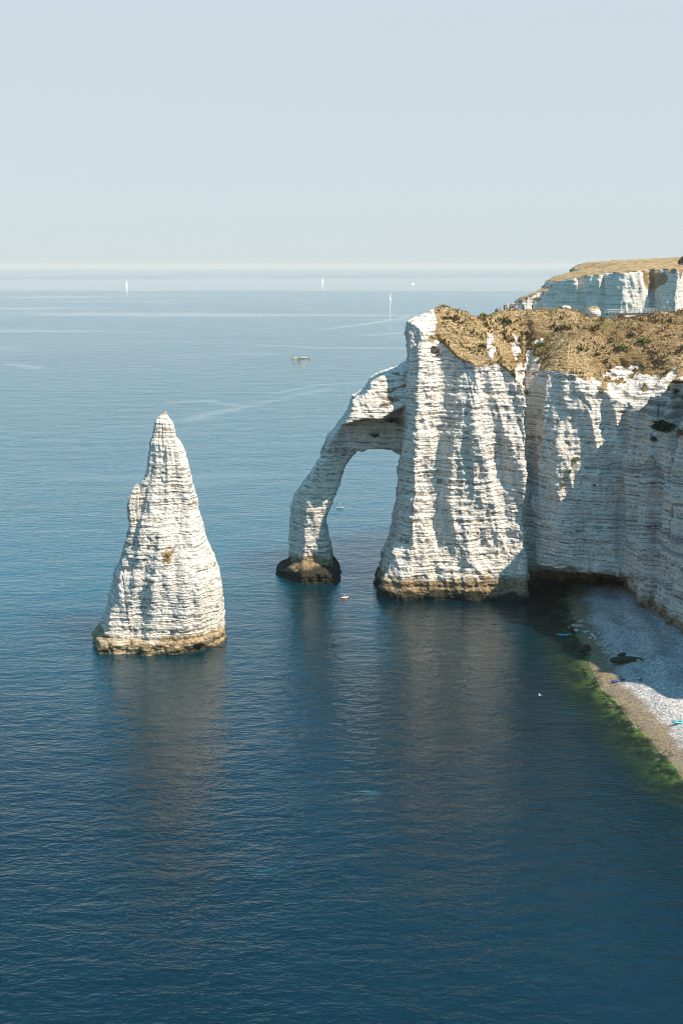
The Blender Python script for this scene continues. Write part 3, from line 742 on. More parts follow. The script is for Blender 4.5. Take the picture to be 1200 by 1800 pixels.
def tufts(name, count, mask, hmin, hmax, wid, mat, label):
    p, n = sample_faces(cliff, count, mask)
    nb = 5; V = []; k = np.arange(count)
    size = (hmin + (hmax - hmin) * rng.random(count)**2.2)
    size *= (.7 + .9 * sstep(-.2, .5, pn(p[:, 0] / 3.5, p[:, 1] / 3.5, p[:, 2] / 3.5)))
    vs = []
    for b in range(nb):
        a = rng.random(count) * 6.283; r = wid * size * (.4 + .6 * rng.random(count)); le = size * (.6 + .5 * rng.random(count)); out = .3 + .7 * rng.random(count)
        dx, dy = np.cos(a), np.sin(a)
        base = p - n * .08
        l = base + np.stack([-dy * r, dx * r, 0 * a], 1); q = base + np.stack([dy * r, -dx * r, 0 * a], 1)
        t = base + np.stack([dx * out * size * .7, dy * out * size * .7 - .0, le], 1) + n * .1
        vs.append(np.stack([l, q, t], 1))
    V = np.stack(vs, 1).reshape(-1, 3); F = np.arange(len(V)).reshape(-1, 3)
    o = link_mesh(name, V, F, mat, smooth=False)
    return tag(o, label, kind='stuff')
M_STRAW = leaf_material('straw', [(.31, .205, .10), (.52, .39, .205), (.21, .18, .07), (.23, .145, .07)])
M_HEATH = leaf_material('heath', [(.18, .115, .055), (.27, .185, .085), (.13, .13, .045)])
tufts('dry_grass', 17000, lambda c, n: (c[:, 1] < 328) & (c[:, 0] < 118) & (c[:, 0] > 22), .2, .62, .32, M_STRAW, 'dry straw coloured grass covering the cliff top')
tufts('heather', 1900, lambda c, n: (c[:, 1] < 322) & (c[:, 0] < 118) & (c[:, 0] > 24) & (pn(c[:, 0] / 7, c[:, 1] / 7, c[:, 2] / 7) > .12), .4, 1.1, .45, M_HEATH, 'darker brown scrub among the dry grass')

# ------------------------------------------------------------------ bushes
def bush_mesh(n, seed, flat=.7):
    r = np.random.default_rng(seed)
    c = r.normal(size=(n, 3)); c /= np.linalg.norm(c, axis=1, keepdims=True); rad = r.random(n)**.4
    lump = 1 + .45 * pn(c[:, 0] * 1.6 + seed, c[:, 1] * 1.6, c[:, 2] * 1.6)
    c = c * (rad * lump)[:, None]; c[:, 2] *= flat
    s = .10 + .10 * r.random((n, 1)); d1 = r.normal(size=(n, 3)); d1 /= np.linalg.norm(d1, axis=1, keepdims=True)
    d2 = np.cross(d1, r.normal(size=(n, 3))); d2 /= np.linalg.norm(d2, axis=1, keepdims=True)
    V = np.stack([c - d1 * s, c + d2 * s * .6, c + d1 * s, c - d2 * s * .6], 1).reshape(-1, 3)
    return V, np.arange(len(V)).reshape(-1, 4)
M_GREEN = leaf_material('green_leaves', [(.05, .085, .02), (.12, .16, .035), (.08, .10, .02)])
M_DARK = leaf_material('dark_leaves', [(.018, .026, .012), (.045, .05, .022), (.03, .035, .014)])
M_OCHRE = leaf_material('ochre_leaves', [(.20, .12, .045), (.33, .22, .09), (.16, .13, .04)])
M_WOOD = simple('bark', (.10, .07, .045))
_bm = {}
def bush(px, py, size, mat, label, tree=T_CLIFF, squash=(1, 1, 1), group=None, cat='bush', seed=0):
    p, n = hit(tree, px, py)
    if p is None: print('no ground for', label); return
    root = empty('bush', p); tag(root, label, cat, group)
    V, F = bush_mesh(260 if size < 2 else 900, seed + int(px))
    V = V * (np.array(squash) * size) + np.array(n) * size * .25
    link_mesh('foliage', V, F, mat, root, smooth=False)
    b = MB(); rr = random.Random(int(px))
    for k in range(4):
        e = Vector((rr.uniform(-.5, .5), rr.uniform(-.5, .5), rr.uniform(.1, .5))) * size
        b.tube(tuple(-n * .2), tuple(Vector((e.x * squash[0], e.y, e.z * squash[2])) + n * size * .25), .05 * size, .02 * size, 5)
    b.build('stem', M_WOOD, root)
bush(1055, 690, .9, M_GREEN, 'small bright green bush on the chalk below the turf', squash=(1.3, .7, .7))
bush(1009, 808, 1.0, M_GREEN, 'upper green bush growing in the slanting crack of the cove wall', squash=(.8, .6, 1.1))
bush(1000, 828, .8, M_GREEN, 'middle green bush growing in the slanting crack of the cove wall', squash=(.7, .6, 1.3))
bush(988, 850, .8, M_OCHRE, 'lowest ochre bush at the foot of the slanting crack', squash=(1.2, .6, .8))
bush(1045, 852, .5, M_OCHRE, 'tiny ochre bush beside the lit edge of the cove wall')
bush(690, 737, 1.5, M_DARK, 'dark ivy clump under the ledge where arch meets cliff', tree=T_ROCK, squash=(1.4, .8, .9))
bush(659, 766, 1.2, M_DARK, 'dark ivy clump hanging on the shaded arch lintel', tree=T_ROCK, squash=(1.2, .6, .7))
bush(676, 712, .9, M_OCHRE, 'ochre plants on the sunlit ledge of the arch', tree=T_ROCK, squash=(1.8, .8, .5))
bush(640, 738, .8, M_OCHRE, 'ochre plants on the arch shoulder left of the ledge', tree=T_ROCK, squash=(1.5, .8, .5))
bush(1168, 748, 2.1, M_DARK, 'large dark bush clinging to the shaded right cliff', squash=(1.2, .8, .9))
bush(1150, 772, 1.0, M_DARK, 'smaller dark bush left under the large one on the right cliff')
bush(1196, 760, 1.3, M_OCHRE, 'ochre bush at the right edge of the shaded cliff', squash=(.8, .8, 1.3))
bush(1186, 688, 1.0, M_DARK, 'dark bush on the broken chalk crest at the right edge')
bush(926, 690, .9, M_GREEN, 'yellow green bush at the foot of the gully', squash=(.7, .8, 1.2))
bush(1090, 612, 1.5, M_GREEN, 'olive green bush in the dry turf near the footbridge', squash=(1.3, 1, .6))
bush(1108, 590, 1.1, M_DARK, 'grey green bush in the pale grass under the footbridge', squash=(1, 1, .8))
bush(1132, 600, 1.5, M_GREEN, 'wide olive bush low on the right turf slope', squash=(1.7, 1, .5))
bush(948, 606, 1.1, M_GREEN, 'olive bush on the brown slope above the gully', squash=(1.2, 1, .7))
bush(266, 1022, .75, M_GREEN, 'green plants on the front of the needle', tree=T_NEEDLE, squash=(1.7, .5, .35), cat='plant')
bush(294, 976, .8, M_OCHRE, 'ochre plants above the green ones on the needle', tree=T_NEEDLE, squash=(1.2, .4, .9), cat='plant')

# ------------------------------------------------------------------ boulders
def boulder(name, p, size, mat, label, seed, group=None, grass=None, rough=.35):
    bm_v = []
    n, m = 22, 12
    th = np.linspace(0, 2 * np.pi, n, endpoint=False); ph = np.linspace(.05, np.pi - .05, m)
    T, H = np.meshgrid(th, ph, indexing='ij')
    c = np.stack([np.sin(H) * np.cos(T), np.sin(H) * np.sin(T), np.cos(H)], 2).reshape(-1, 3).astype(np.float32)
    r = 1 + rough * fbm(c[:, 0] * 1.3 + seed, c[:, 1] * 1.3, c[:, 2] * 1.3, 3)
    c = np.sign(c) * np.abs(c)**.75
    V = c * r[:, None] * (np.array(size) / 2)
    i = np.arange(n)[:, None]; j = np.arange(m - 1)[None]
    F = np.stack([i * m + j, i * m + j + 1, (i + 1) % n * m + j + 1, (i + 1) % n * m + j], 2).reshape(-1, 4)
    caps = [[k * m for k in range(n)], [k * m + m - 1 for k in range(n)]]
    V = np.concatenate([V, [V[caps[0]].mean(0)], [V[caps[1]].mean(0)]]); a, b = len(V) - 2, len(V) - 1
    cf = [[k * m, (k + 1) % n * m, a, a] for k in range(n)]; cf2 = [[(k + 1) % n * m + m - 1, k * m + m - 1, b, b] for k in range(n)]
    me_f = [tuple(f) for f in F] + [tuple(f[:3]) for f in cf] + [tuple(f[:3]) for f in cf2]
    o = MB().add(V, me_f).build(name, mat, smooth=True); o.location = p
    if grass is not None:
        at = o.data.attributes.new('grass', 'FLOAT', 'POINT'); at.data.foreach_set('value', grass(V).astype(np.float32))
    return tag(o, label, 'rock', group)
def rock_mat(name, a, b, c):
    t = NT(name); P = t.pos()
    q = t.mix(t.ramp(t.noise(P, 1.2, 5, .7), .4, .62), a, b); q = t.mix(t.ramp(t.noise(P, 4, 3, .6), .55, .7), q, c)
    t.l(q, t.b.inputs['Base Color']); t.b.inputs['Roughness'].default_value = .85
    t.l(t.bump(t.noise(P, 3.5, 5, .7), .8, .3), t.b.inputs['Normal']); return t.m
M_WEED = rock_mat('weedy_rock', (.02, .02, .012), (.05, .045, .022), (.09, .07, .03))
M_PALE = rock_mat('pale_rock', (.40, .38, .33), (.58, .55, .48), (.25, .22, .16))
M_TAN = rock_mat('tan_rock', (.38, .28, .16), (.50, .40, .25), (.14, .10, .06))
def on_beach(px, py):
    p, n = hit(T_BEACH, px, py); return p
def brock(px, py, s, mat, label, seed, sink=.25, group=None):
    p = on_beach(px, py)
    if p is None: print('no beach', px, py); return
    o = boulder('boulder', p + Vector((0, 0, s[2] * (.5 - sink))), s, mat, label, seed, group); o.rotation_euler.z = seed * 1.3
    return o
o = brock(1098, 1163, (7.2, 2.4, 1.2), M_WEED, 'long low black rock lying on the shaded beach', 1, .2); o.rotation_euler.z = R(6)
o = brock(1112, 1155, (3.0, 1.7, .7), M_PALE, 'flat pale slab lying against the long black rock', 2); o.rotation_euler.z = R(-12)
o = brock(1092, 1153, (2.4, 1.3, .9), M_WEED, 'small dark rock just behind the long black rock', 3)
o = brock(1121, 1163, (2.2, 1.0, .6), M_TAN, 'brown flat rock at the right end of the long black rock', 4)
o = brock(1028, 1144, (2.3, 1.8, 1.9), M_WEED, 'rounded black boulder at the water edge', 5, .2)
o = brock(1001, 1095, (3.4, 2.4, .9), M_WEED, 'black weedy rock at the inner corner of the beach', 6)
o = brock(1014, 1101, (3.0, 1.8, .7), M_TAN, 'brown weedy rock beside the inner corner of the beach', 7)
o = brock(1020, 1093, (2.6, 1.5, .5), M_TAN, 'low brown rock furthest up the inner beach', 8)
o = brock(1012, 1109, (1.2, .9, .6), M_PALE, 'rounded grey rock behind the turquoise board', 9)
for k, (px, py, w, h_) in enumerate([(1030, 1111, 1.9, .8), (1040, 1116, 1.5, .7), (1044, 1120, 1.2, .7), (1052, 1114, 1.3, .6), (1036, 1122, .9, .6), (1046, 1124, 1.0, .6), (1058, 1131, 1.2, .9), (1066, 1128, .9, .7), (1062, 1136, 1.4, .9),
                                    (1070, 1141, 1.5, .9), (1077, 1146, 1.7, .9), (1084, 1149, 1.4, .9)]):
    brock(px, py, (w, h_, .35), M_PALE, 'one of the small pale rocks strung across the shaded beach', 10 + k, .2, 'pale rocks across the beach')
for k, (px, py, w) in enumerate([(1052, 1135, 1.5), (1048, 1133, 1.1), (1060, 1141, 1.4)]):
    brock(px, py, (w, .9, .4), M_TAN, 'one of the low ochre rocks beside the pale rock line', 30 + k, .2, 'ochre rocks across the beach')
r9 = random.Random(3); k = 0
for i in range(60):
    a, b = shore[min(9, i // 6)], shore[min(10, i // 6 + 1)]; f = r9.random(); u = r9.uniform(1.0, 8.5)
    ex, ey = b[0] - a[0], b[1] - a[1]; L_ = math.hypot(ex, ey); x_, y_ = a[0] + ex * f + ey / L_ * u, a[1] + ey * f - ex / L_ * u
    w_ = r9.uniform(.6, 2.0)
    if i % 2: continue
    g_ = drop(T_BEACH, x_, y_)
    if g_ is None: continue
    o = boulder('weedy_rock', g_ + Vector((0, 0, .06)), (w_, w_ * r9.uniform(.5, .9), w_ * .32), M_WEED, 'one of the dark weedy rocks lying in the green shallows', 60 + i, 'weedy rocks in the shallows'); o.rotation_euler.z = i
q = at_z(528, 629); boulder('reef_rock', (q[0], q[1], .1), (13, 5, 1.5), M_TAN, 'low tan rock breaking the surface of the open sea', 44, rough=.95)
q = at_z(516.5, 629); boulder('reef_rock', (q[0], q[1], 0), (2.4, 2, 1.5), M_WEED, 'small black rock at the left end of the tan sea rock', 45)
p = crest(1043, back=1.2)
boulder('boulder', p + Vector((0, 0, 1.0)), (4.0, 3.0, 3.4), M_CHALK, 'rounded chalk boulder with turf cap on the ridge', 51, grass=lambda V: sstep(.7, 1.2, V[:, 2]))
p = crest(995, back=.8)
boulder('boulder', p + Vector((0, 0, .3)), (2.6, 2, 1.3), M_CHALK, 'low chalk boulder on the ridge beside the walkers', 53, grass=lambda V: 0 * V[:, 2])

# ------------------------------------------------------------------ footbridge, posts, paths
M_STEEL = simple('galvanised_steel', (.42, .43, .44), .5); M_PLANK = simple('old_planks', (.09, .075, .06), .8)
M_SAND = simple('chalky_path', (.52, .43, .31), .95, .2, 1.5)
def path(name, px0, px1, label, back=.9, w=1.5):
    pts = []
    for px in np.linspace(px0, px1, 26):
        p = crest(px, back=back)
        if p is not None: pts.append(p)
    V, F = [], []
    for i, p in enumerate(pts):
        for j in range(5):
            y = p.y + (j / 4 - .5) * w * (1 + .25 * math.sin(i * 1.7 + j)); g = drop(T_CLIFF, p.x, y)
            V.append((p.x, y, (g.z if g else p.z) + .07))
    for i in range(len(pts) - 1):
        for j in range(4): F.append((i * 5 + j, i * 5 + 5 + j, i * 5 + 6 + j, i * 5 + 1 + j))
    return tag(link_mesh(name, V, F, M_SAND), label, kind='structure')
path('footpath', 868, 940, 'sandy footpath along the ridge under the walkers')
path('footpath', 1148, 1215, 'sandy footpath right of the footbridge', w=2.4)
def bridge():
    a = crest(1066, back=.4); b = crest(1150, back=.4)
    z = max(a.z, b.z) + .15; a = Vector((a.x, a.y, z)); b = Vector((b.x, b.y, z))
    c = (a + b) / 2; L = (b - a).length; rz = math.atan2(b.y - a.y, b.x - a.x)
    root = empty('footbridge', c, rz); tag(root, 'narrow railed footbridge crossing the dip in the ridge', 'footbridge')
    for s in (-1, 1):
        MB().box((0, s * .62, -.22), (L, .12, .34)).build('beam', M_PLANK, root)
        rail = MB().tube((-L / 2, s * .7, 1.12), (L / 2, s * .7, 1.12), .035); rail.build('handrail', M_STEEL, root)
        MB().tube((-L / 2, s * .7, .6), (L / 2, s * .7, .6), .02).build('middle_rail', M_STEEL, root)
    n = int(L / .24); first = None
    for i in range(n):
        x = -L / 2 + (i + .5) * L / n
        if first is None: first = MB().box((0, 0, 0), (L / n - .02, 1.5, .05)).build('plank', M_PLANK, root); o = first
        else: o = first.copy(); COL.objects.link(o)
        o.location = (x, 0, .0)
    pf = None
    for s in (-1, 1):
        for i in range(8):
            if pf is None: pf = MB().box((0, 0, .46), (.07, .05, 1.35)).build('post', M_STEEL, root); o = pf
            else: o = pf.copy(); COL.objects.link(o)
            o.location = (-L / 2 + L * i / 7, s * .76, 0)
    bf = None
    for s in (-1, 1):
        for i in range(40):
            if bf is None: bf = MB().box((0, 0, .55), (.018, .018, 1.1)).build('baluster', M_STEEL, root); o = bf
            else: o = bf.copy(); COL.objects.link(o)
            o.location = (-L / 2 + L * (i + .5) / 40, s * .7, 0)
    return root, a, b
br, BA, BB = bridge()
post0 = None
for k, (px, lab) in enumerate([(873, 'leftmost weathered post at the seaward end of the path'), (878.5, 'weathered post second from the seaward end of the path')]):
    p = crest(px, back=.5)
    o = MB().tube((0, 0, -.3), (0, 0, 1.15), .07, .06, 8).build('fence_post', M_PLANK) if post0 is None else post0.copy()
    if post0 is None: post0 = o
    else: COL.objects.link(o)
    o.location = p; tag(o, lab, 'post', 'posts beside the path')

# ------------------------------------------------------------------ people
def skeleton(pose):
    J = {'pelvis': (0, 0, .93), 'spine': (0, 0, 1.14), 'chest': (0, 0, 1.36), 'neck': (0, -.005, 1.49), 'head': (0, -.02, 1.60), 'crown': (0, -.01, 1.67), 'nose': (0, -.115, 1.595)}
    for s, n in ((-1, 'l'), (1, 'r')):
        J.update({'sh' + n: (s * .17, 0, 1.39), 'el' + n: (s * .225, .03, 1.12), 'wr' + n: (s * .235, -.06, .89), 'ha' + n: (s * .235, -.085, .80),
                  'hi' + n: (s * .09, 0, .88), 'kn' + n: (s * .10, -.02, .49), 'an' + n: (s * .105, .025, .09), 'to' + n: (s * .12, -.13, .045)})
    if pose == 'walk':
        J.update({'knl': (-.09, -.17, .52), 'anl': (-.09, -.24, .13), 'tol': (-.10, -.40, .12), 'knr': (.09, .05, .50), 'anr': (.09, .30, .17), 'tor': (.10, .20, .06),
                  'ell': (-.23, .14, 1.13), 'wrl': (-.23, .10, .90), 'hal': (-.22, .06, .81), 'elr': (.23, -.08, 1.13), 'wrr': (.21, -.25, .97), 'har': (.2, -.33, .94)})
    if pose == 'sit':
        J = {k: (x, y + .0, z - .80) for k, (x, y, z) in J.items()}
        J.update({'hil': (-.09, 0, .10), 'hir': (.09, 0, .10), 'knl': (-.13, -.36, .40), 'knr': (.13, -.36, .40), 'anl': (-.12, -.58, .07), 'anr': (.12, -.58, .07), 'tol': (-.13, -.74, .05), 'tor': (.13, -.74, .05),
                  'ell': (-.26, -.12, .36), 'elr': (.26, -.12, .36), 'wrl': (-.14, -.34, .42), 'wrr': (.14, -.34, .42), 'hal': (-.06, -.40, .43), 'har': (.06, -.40, .43)})
    if pose == 'swim':
        J = {k: (x, z - 1.1, .02 + .0 * y) for k, (x, y, z) in J.items()}
        J.update({'head': (0, .52, .16), 'crown': (0, .56, .22), 'nose': (0, .62, .13), 'neck': (0, .40, .06), 'ell': (-.34, .42, .02), 'wrl': (-.3, .66, .05), 'hal': (-.28, .75, .05), 'elr': (.30, .30, .30), 'wrr': (.28, .60, .34), 'har': (.27, .70, .28)})
    return J
RAD = {'pelvis': .135, 'spine': .118, 'chest': .135, 'neck': .055, 'head': .098, 'crown': .075, 'nose': .022, 'sh': .066, 'el': .043, 'wr': .031, 'ha': .036, 'hi': .088, 'kn': .057, 'an': .04, 'to': .036}
BONES = [('pelvis', 'spine', 'top'), ('spine', 'chest', 'top'), ('chest', 'neck', 'skin'), ('neck', 'head', 'skin'), ('head', 'crown', 'hair'), ('head', 'nose', 'skin')]
for n in 'lr':
    BONES += [('chest', 'sh' + n, 'top'), ('sh' + n, 'el' + n, 'top'), ('el' + n, 'wr' + n, 'skin'), ('wr' + n, 'ha' + n, 'skin'), ('pelvis', 'hi' + n, 'legs'), ('hi' + n, 'kn' + n, 'legs'), ('kn' + n, 'an' + n, 'legs'), ('an' + n, 'to' + n, 'shoe')]
def body(pose):
    J = skeleton(pose); names = list(J); ix = {n: i for i, n in enumerate(names)}
    me = bpy.data.meshes.new('body'); me.from_pydata([J[n] for n in names], [(ix[a], ix[b]) for a, b, _ in BONES], [])
    o = bpy.data.objects.new('body', me); COL.objects.link(o)
    sk = o.modifiers.new('skin', 'SKIN'); ss = o.modifiers.new('sub', 'SUBSURF'); ss.levels = 1; ss.render_levels = 1
    for i, n in enumerate(names):
        r = RAD.get(n, RAD.get(n[:2], .05)); d = me.skin_vertices[0].data[i]
        d.radius = (r, r * (.72 if n in ('pelvis', 'spine', 'chest') else 1)); d.use_root = n == 'pelvis'
    dg = bpy.context.evaluated_depsgraph_get(); dg.update()
    res = bpy.data.meshes.new_from_object(o.evaluated_get(dg)); bpy.data.objects.remove(o)
    res.name = 'body'; res.polygons.foreach_set('use_smooth', [True] * len(res.polygons))
    # which bone each face belongs to -> clothing shells
    co = np.array([v.co for v in res.vertices]); no = np.array([v.normal for v in res.vertices])
    best = None
    cen = np.array([co[list(p.vertices)].mean(0) for p in res.polygons])
    dist = []
    for a, b, k in BONES:
        A, B = np.array(J[a]), np.array(J[b]); e = B - A; t = np.clip(((cen - A) @ e) / (e @ e), 0, 1)
        dist.append(np.linalg.norm(cen - A - t[:, None] * e, axis=1) - .5 * (RAD.get(a, RAD.get(a[:2], .05))))
    reg = np.array([BONES[i][2] for i in np.argmin(np.array(dist), 0)])
    hz = J['head']; fwd = np.array([0, -1, 0]) if pose != 'swim' else np.array([0, 1, -.3])
    parts = {}
    for k, thick in (('top', .016), ('legs', .014), ('shoe', .012), ('hair', .014)):
        sel = reg == k
        if k == 'hair':
            sel = (np.linalg.norm(cen - np.array(hz), axis=1) < .17) & (((cen - np.array(hz)) @ fwd < .03) | (cen[:, 2] > hz[2] + .07)) & (cen[:, 2] > hz[2] - .05)
        fs = [tuple(res.polygons[i].vertices) for i in np.nonzero(sel)[0]]
        used = sorted({v for f in fs for v in f}); m = {v: i for i, v in enumerate(used)}
        pm = bpy.data.meshes.new(k); pm.from_pydata([tuple(co[v] + no[v] * thick) for v in used], [], [tuple(m[v] for v in f) for f in fs]); pm.update()
        pm.polygons.foreach_set('use_smooth', [True] * len(fs)); parts[k] = pm
    return res, parts
BODIES = {p: body(p) for p in ('stand', 'walk', 'sit', 'swim')}
_cm = {}
def cloth(col, nm='cloth'):
    if col not in _cm: _cm[col] = simple('%s_%d' % (nm, len(_cm)), col, .85, .1, 20)
    return _cm[col]
WHITE, BLACK, NAVY, RED, PINK, BLUE, GREY, BEIGE, TEAL, GREEN_, YELL = (.75, .74, .72), (.02, .02, .022), (.02, .03, .08), (.40, .04, .03), (.62, .30, .28), (.08, .2, .42), (.22, .23, .24), (.5, .4, .28), (.02, .32, .36), (.06, .16, .06), (.6, .42, .05)
SKINS = [(.50, .30, .21), (.42, .24, .16), (.58, .37, .28)]; HAIRS = [(.03, .02, .014), (.10, .06, .03), (.28, .19, .09), (.3, .3, .3)]
NM = {'top': 'shirt', 'legs': 'trousers', 'shoe': 'shoes', 'hair': 'hair'}
count = [0]
def person(p, pose, top, legs, label, rz=0, h=1.72, group=None):
    k = count[0]; count[0] += 1
    root = empty('person', p, rz, h / 1.72); tag(root, label, 'person', group)
    bm_, parts = BODIES[pose]
    cols = {'top': top, 'legs': legs, 'shoe': (.05, .045, .04), 'hair': HAIRS[(k * 7) % 4]}
    def put(name, me, col):
        if not me.materials: me.materials.append(cloth(SKINS[0]))
        o = bpy.data.objects.new(name, me); COL.objects.link(o); o.parent = root
        o.material_slots[0].link = 'OBJECT'; o.material_slots[0].material = cloth(col)
    put('body', bm_, SKINS[k % 3])
    for q, me in parts.items():
        if pose == 'swim' and q in ('shoe', 'top'): continue
        put(NM[q], me, cols[q])
    return root
G1 = 'walkers on the ridge path'
ridge = [(886, 'stand', NAVY, BLACK, 'walker in navy top and black trousers, leftmost on the ridge'), (889.5, 'walk', GREY, BLACK, 'walker in grey top second from left on the ridge'),
         (892, 'walk', WHITE, WHITE, 'walker dressed all in white on the ridge'), (897.5, 'stand', PINK, GREY, 'walker in pink top and grey trousers on the ridge'),
         (901, 'stand', WHITE, NAVY, 'walker in white top and navy trousers on the ridge'), (905.5, 'walk', RED, BEIGE, 'walker in red top and beige trousers on the ridge'),
         (908, 'stand', PINK, WHITE, 'walker in pink top and white trousers on the ridge'), (913, 'walk', GREY, BEIGE, 'walker in grey top and beige trousers on the ridge'),
         (919.5, 'stand', BLACK, BLACK, 'walker dressed all in black on the ridge'), (922, 'walk', WHITE, BEIGE, 'walker in white top and beige trousers on the ridge'),
         (935.5, 'stand', BLACK, NAVY, 'walker in black top standing apart, right of the ridge group'), (896, 'sit', NAVY, GREY, 'person in navy top sitting on the ridge edge'),
         (901.5, 'sit', RED, NAVY, 'person in red top sitting on the ridge edge'), (906.5, 'sit', WHITE, BLUE, 'person in white top and blue trousers sitting on the ridge edge'),
         (1025, 'stand', NAVY, GREY, 'lone walker in navy beside the chalk boulder on the ridge')]
for i, (px, pose, a, b, lab) in enumerate(ridge):
    p = crest(px, back=.15 if pose == 'sit' else .5)
    if p: person(p, pose, a, b, lab, random.uniform(-2.5, 2.5), random.uniform(1.6, 1.85), G1)
bd = (BB - BA).normalized()
for px, pose, a, b, lab in [(1098, 'stand', WHITE, RED, 'walker in white top and red trousers on the footbridge'), (1105, 'walk', BEIGE, GREY, 'walker in beige top in the middle of the footbridge'),
                            (1114.5, 'walk', WHITE, BEIGE, 'walker in white top and beige trousers on the footbridge'), (1129, 'stand', BLUE, NAVY, 'walker in blue top at the right end of the footbridge')]:
    t = (px - 1066) / 84 * (BB - BA).length; person(BA + bd * t + Vector((0, 0, .03)), pose, a, b, lab, random.choice((-1.4, 1.5)), random.uniform(1.6, 1.8), 'walkers on the footbridge')
for px, pose, a, b, lab in [(1149.5, 'stand', BEIGE, BEIGE, 'walker in beige on the path beside the bridge end'), (1153, 'walk', BLACK, BLACK, 'walker in black on the path right of the bridge'), (1167, 'stand', WHITE, BLUE, 'walker in white top and blue trousers on the right path'),
                            (1178, 'walk', PINK, BEIGE, 'walker in pink top, rightmost on the path')]:
    p = crest(px, back=1.0)
    if p: person(p, pose, a, b, lab, random.choice((-1.5, 1.6)), random.uniform(1.6, 1.8), 'walkers on the path right of the bridge')
# beach and water people
p = on_beach(1122, 1196); person(p + Vector((0, 0, .03)), 'sit', WHITE, BLACK, 'person in white shirt sitting on the shaded pebbles', .8, 1.75)
p = on_beach(999, 1112); person(p + Vector((0, 0, .0)), 'stand', GREY, NAVY, 'person in grey standing at the water edge behind the turquoise board', .4, 1.75)
p = on_beach(1006, 1111); person(p + Vector((0, 0, .0)), 'stand', RED, BLACK, 'person in red standing at the water edge behind the turquoise board', -.6, 1.7)

# ------------------------------------------------------------------ boards, kayaks, boats, gull
def plastic(name, c): 
    t = NT(name); t.b.inputs['Base Color'].default_value = (*c, 1); t.b.inputs['Roughness'].default_value = .4; return t.m
M_TEAL = plastic('turquoise_plastic', (.02, .42, .46)); M_YEL = plastic('yellow_plastic', (.6, .55, .05)); M_BLUE = plastic('blue_plastic', (.015, .05, .22)); M_GULLW = plastic('white_plumage', (.78, .77, .74))
M_GULLG = plastic('grey_plumage', (.35, .36, .38)); M_ORANGE = plastic('orange_bill', (.6, .3, .04)); M_WHITEP = plastic('white_gelcoat', (.8, .8, .78)); M_SAIL = simple('sailcloth', (.82, .81, .78), .7, .05, .5)
M_SALMON = plastic('salmon_plastic', (.72, .45, .34)); M_BEIGEP = plastic('beige_plastic', (.62, .50, .36)); M_DKGLASS = plastic('dark_glass', (.02, .03, .04)); M_ALU = simple('aluminium', (.6, .6, .6), .4)
def hull_rings(L, W, H, n=11, flare=1.0, rocker=.15, top=True):
    rings = []
    for i in range(n):
        t = i / (n - 1) * 2 - 1; w = max(.03, (1 - abs(t)**2.6)) * W / 2; x = t * L / 2; r = rocker * abs(t)**2.5
        ring = []
        for k in range(12):
            a = 2 * math.pi * k / 12; c, s = math.cos(a), math.sin(a)
            ring.append((x, w * math.copysign(abs(c)**.7, c), r + H / 2 + H / 2 * math.copysign(abs(s)**.8, s) * (1 - .35 * abs(t)**3)))
        rings.append(ring)
    return rings
def kayak(p, rz, mat, label, L=3.4, tip=None, tilt=0):
    root = empty('kayak', p, rz); root.rotation_euler.x = tilt; tag(root, label, 'kayak')
    MB().loft(hull_rings(L, .72, .34)).build('hull', mat, root, True)
    MB().loft([[(x * .8 + .0, y * .55, z * .35 + .29) for x, y, z in r] for r in hull_rings(L * .34, .72, .20, 7, rocker=0)]).build('seat_well', M_DKGLASS, root, True)
    for s in (-1, 1):
        if tip: MB().loft([[(x + s * L * .42, y, z + .07) for x, y, z in r] for r in hull_rings(L * .13, .3, .3, 5, rocker=.05)]).build('end_cap', tip, root, True)
    pd = MB().tube((-1.0, .1, .42), (1.0, -.05, .42), .016)
    for s in (-1, 1): pd.box((s * 1.1, .025 - s * .075, .42), (.4, .16, .02))
    pd.build('paddle', M_DKGLASS, root)
    return root
p = on_beach(990, 1119); kayak((p.x, p.y, max(p.z, -.12)), R(4), M_TEAL, 'turquoise kayak with yellow end floating at the inner corner of the bay', 3.4, M_YEL)
p = on_beach(1085, 1198); kayak(p + Vector((0, 0, .02)), R(24), M_BLUE, 'dark blue kayak lying at the waterline in the shade', 3.6, None, 0)
p = on_beach(1194, 1271); kayak(p + Vector((0, 0, .02)), R(14), M_TEAL, 'turquoise kayak lying on the sunlit pebbles at the right edge', 3.2, None)
# standing paddler seen through the arch
q = at_z(597, 892); root = empty('paddleboard', q, R(6)); tag(root, 'beige paddleboard on the sea beyond the arch', 'paddleboard')
MB().loft(hull_rings(3.3, .8, .14, rocker=.08)).build('board', M_BEIGEP, root, True); MB().box((-1.1, 0, .04), (.3, .02, .2)).build('fin', M_DKGLASS, root)
person(Vector(q) + Vector((.1, 0, .12)), 'stand', BEIGE, GREY, 'person in beige top standing on the paddleboard', 1.3, 1.75)
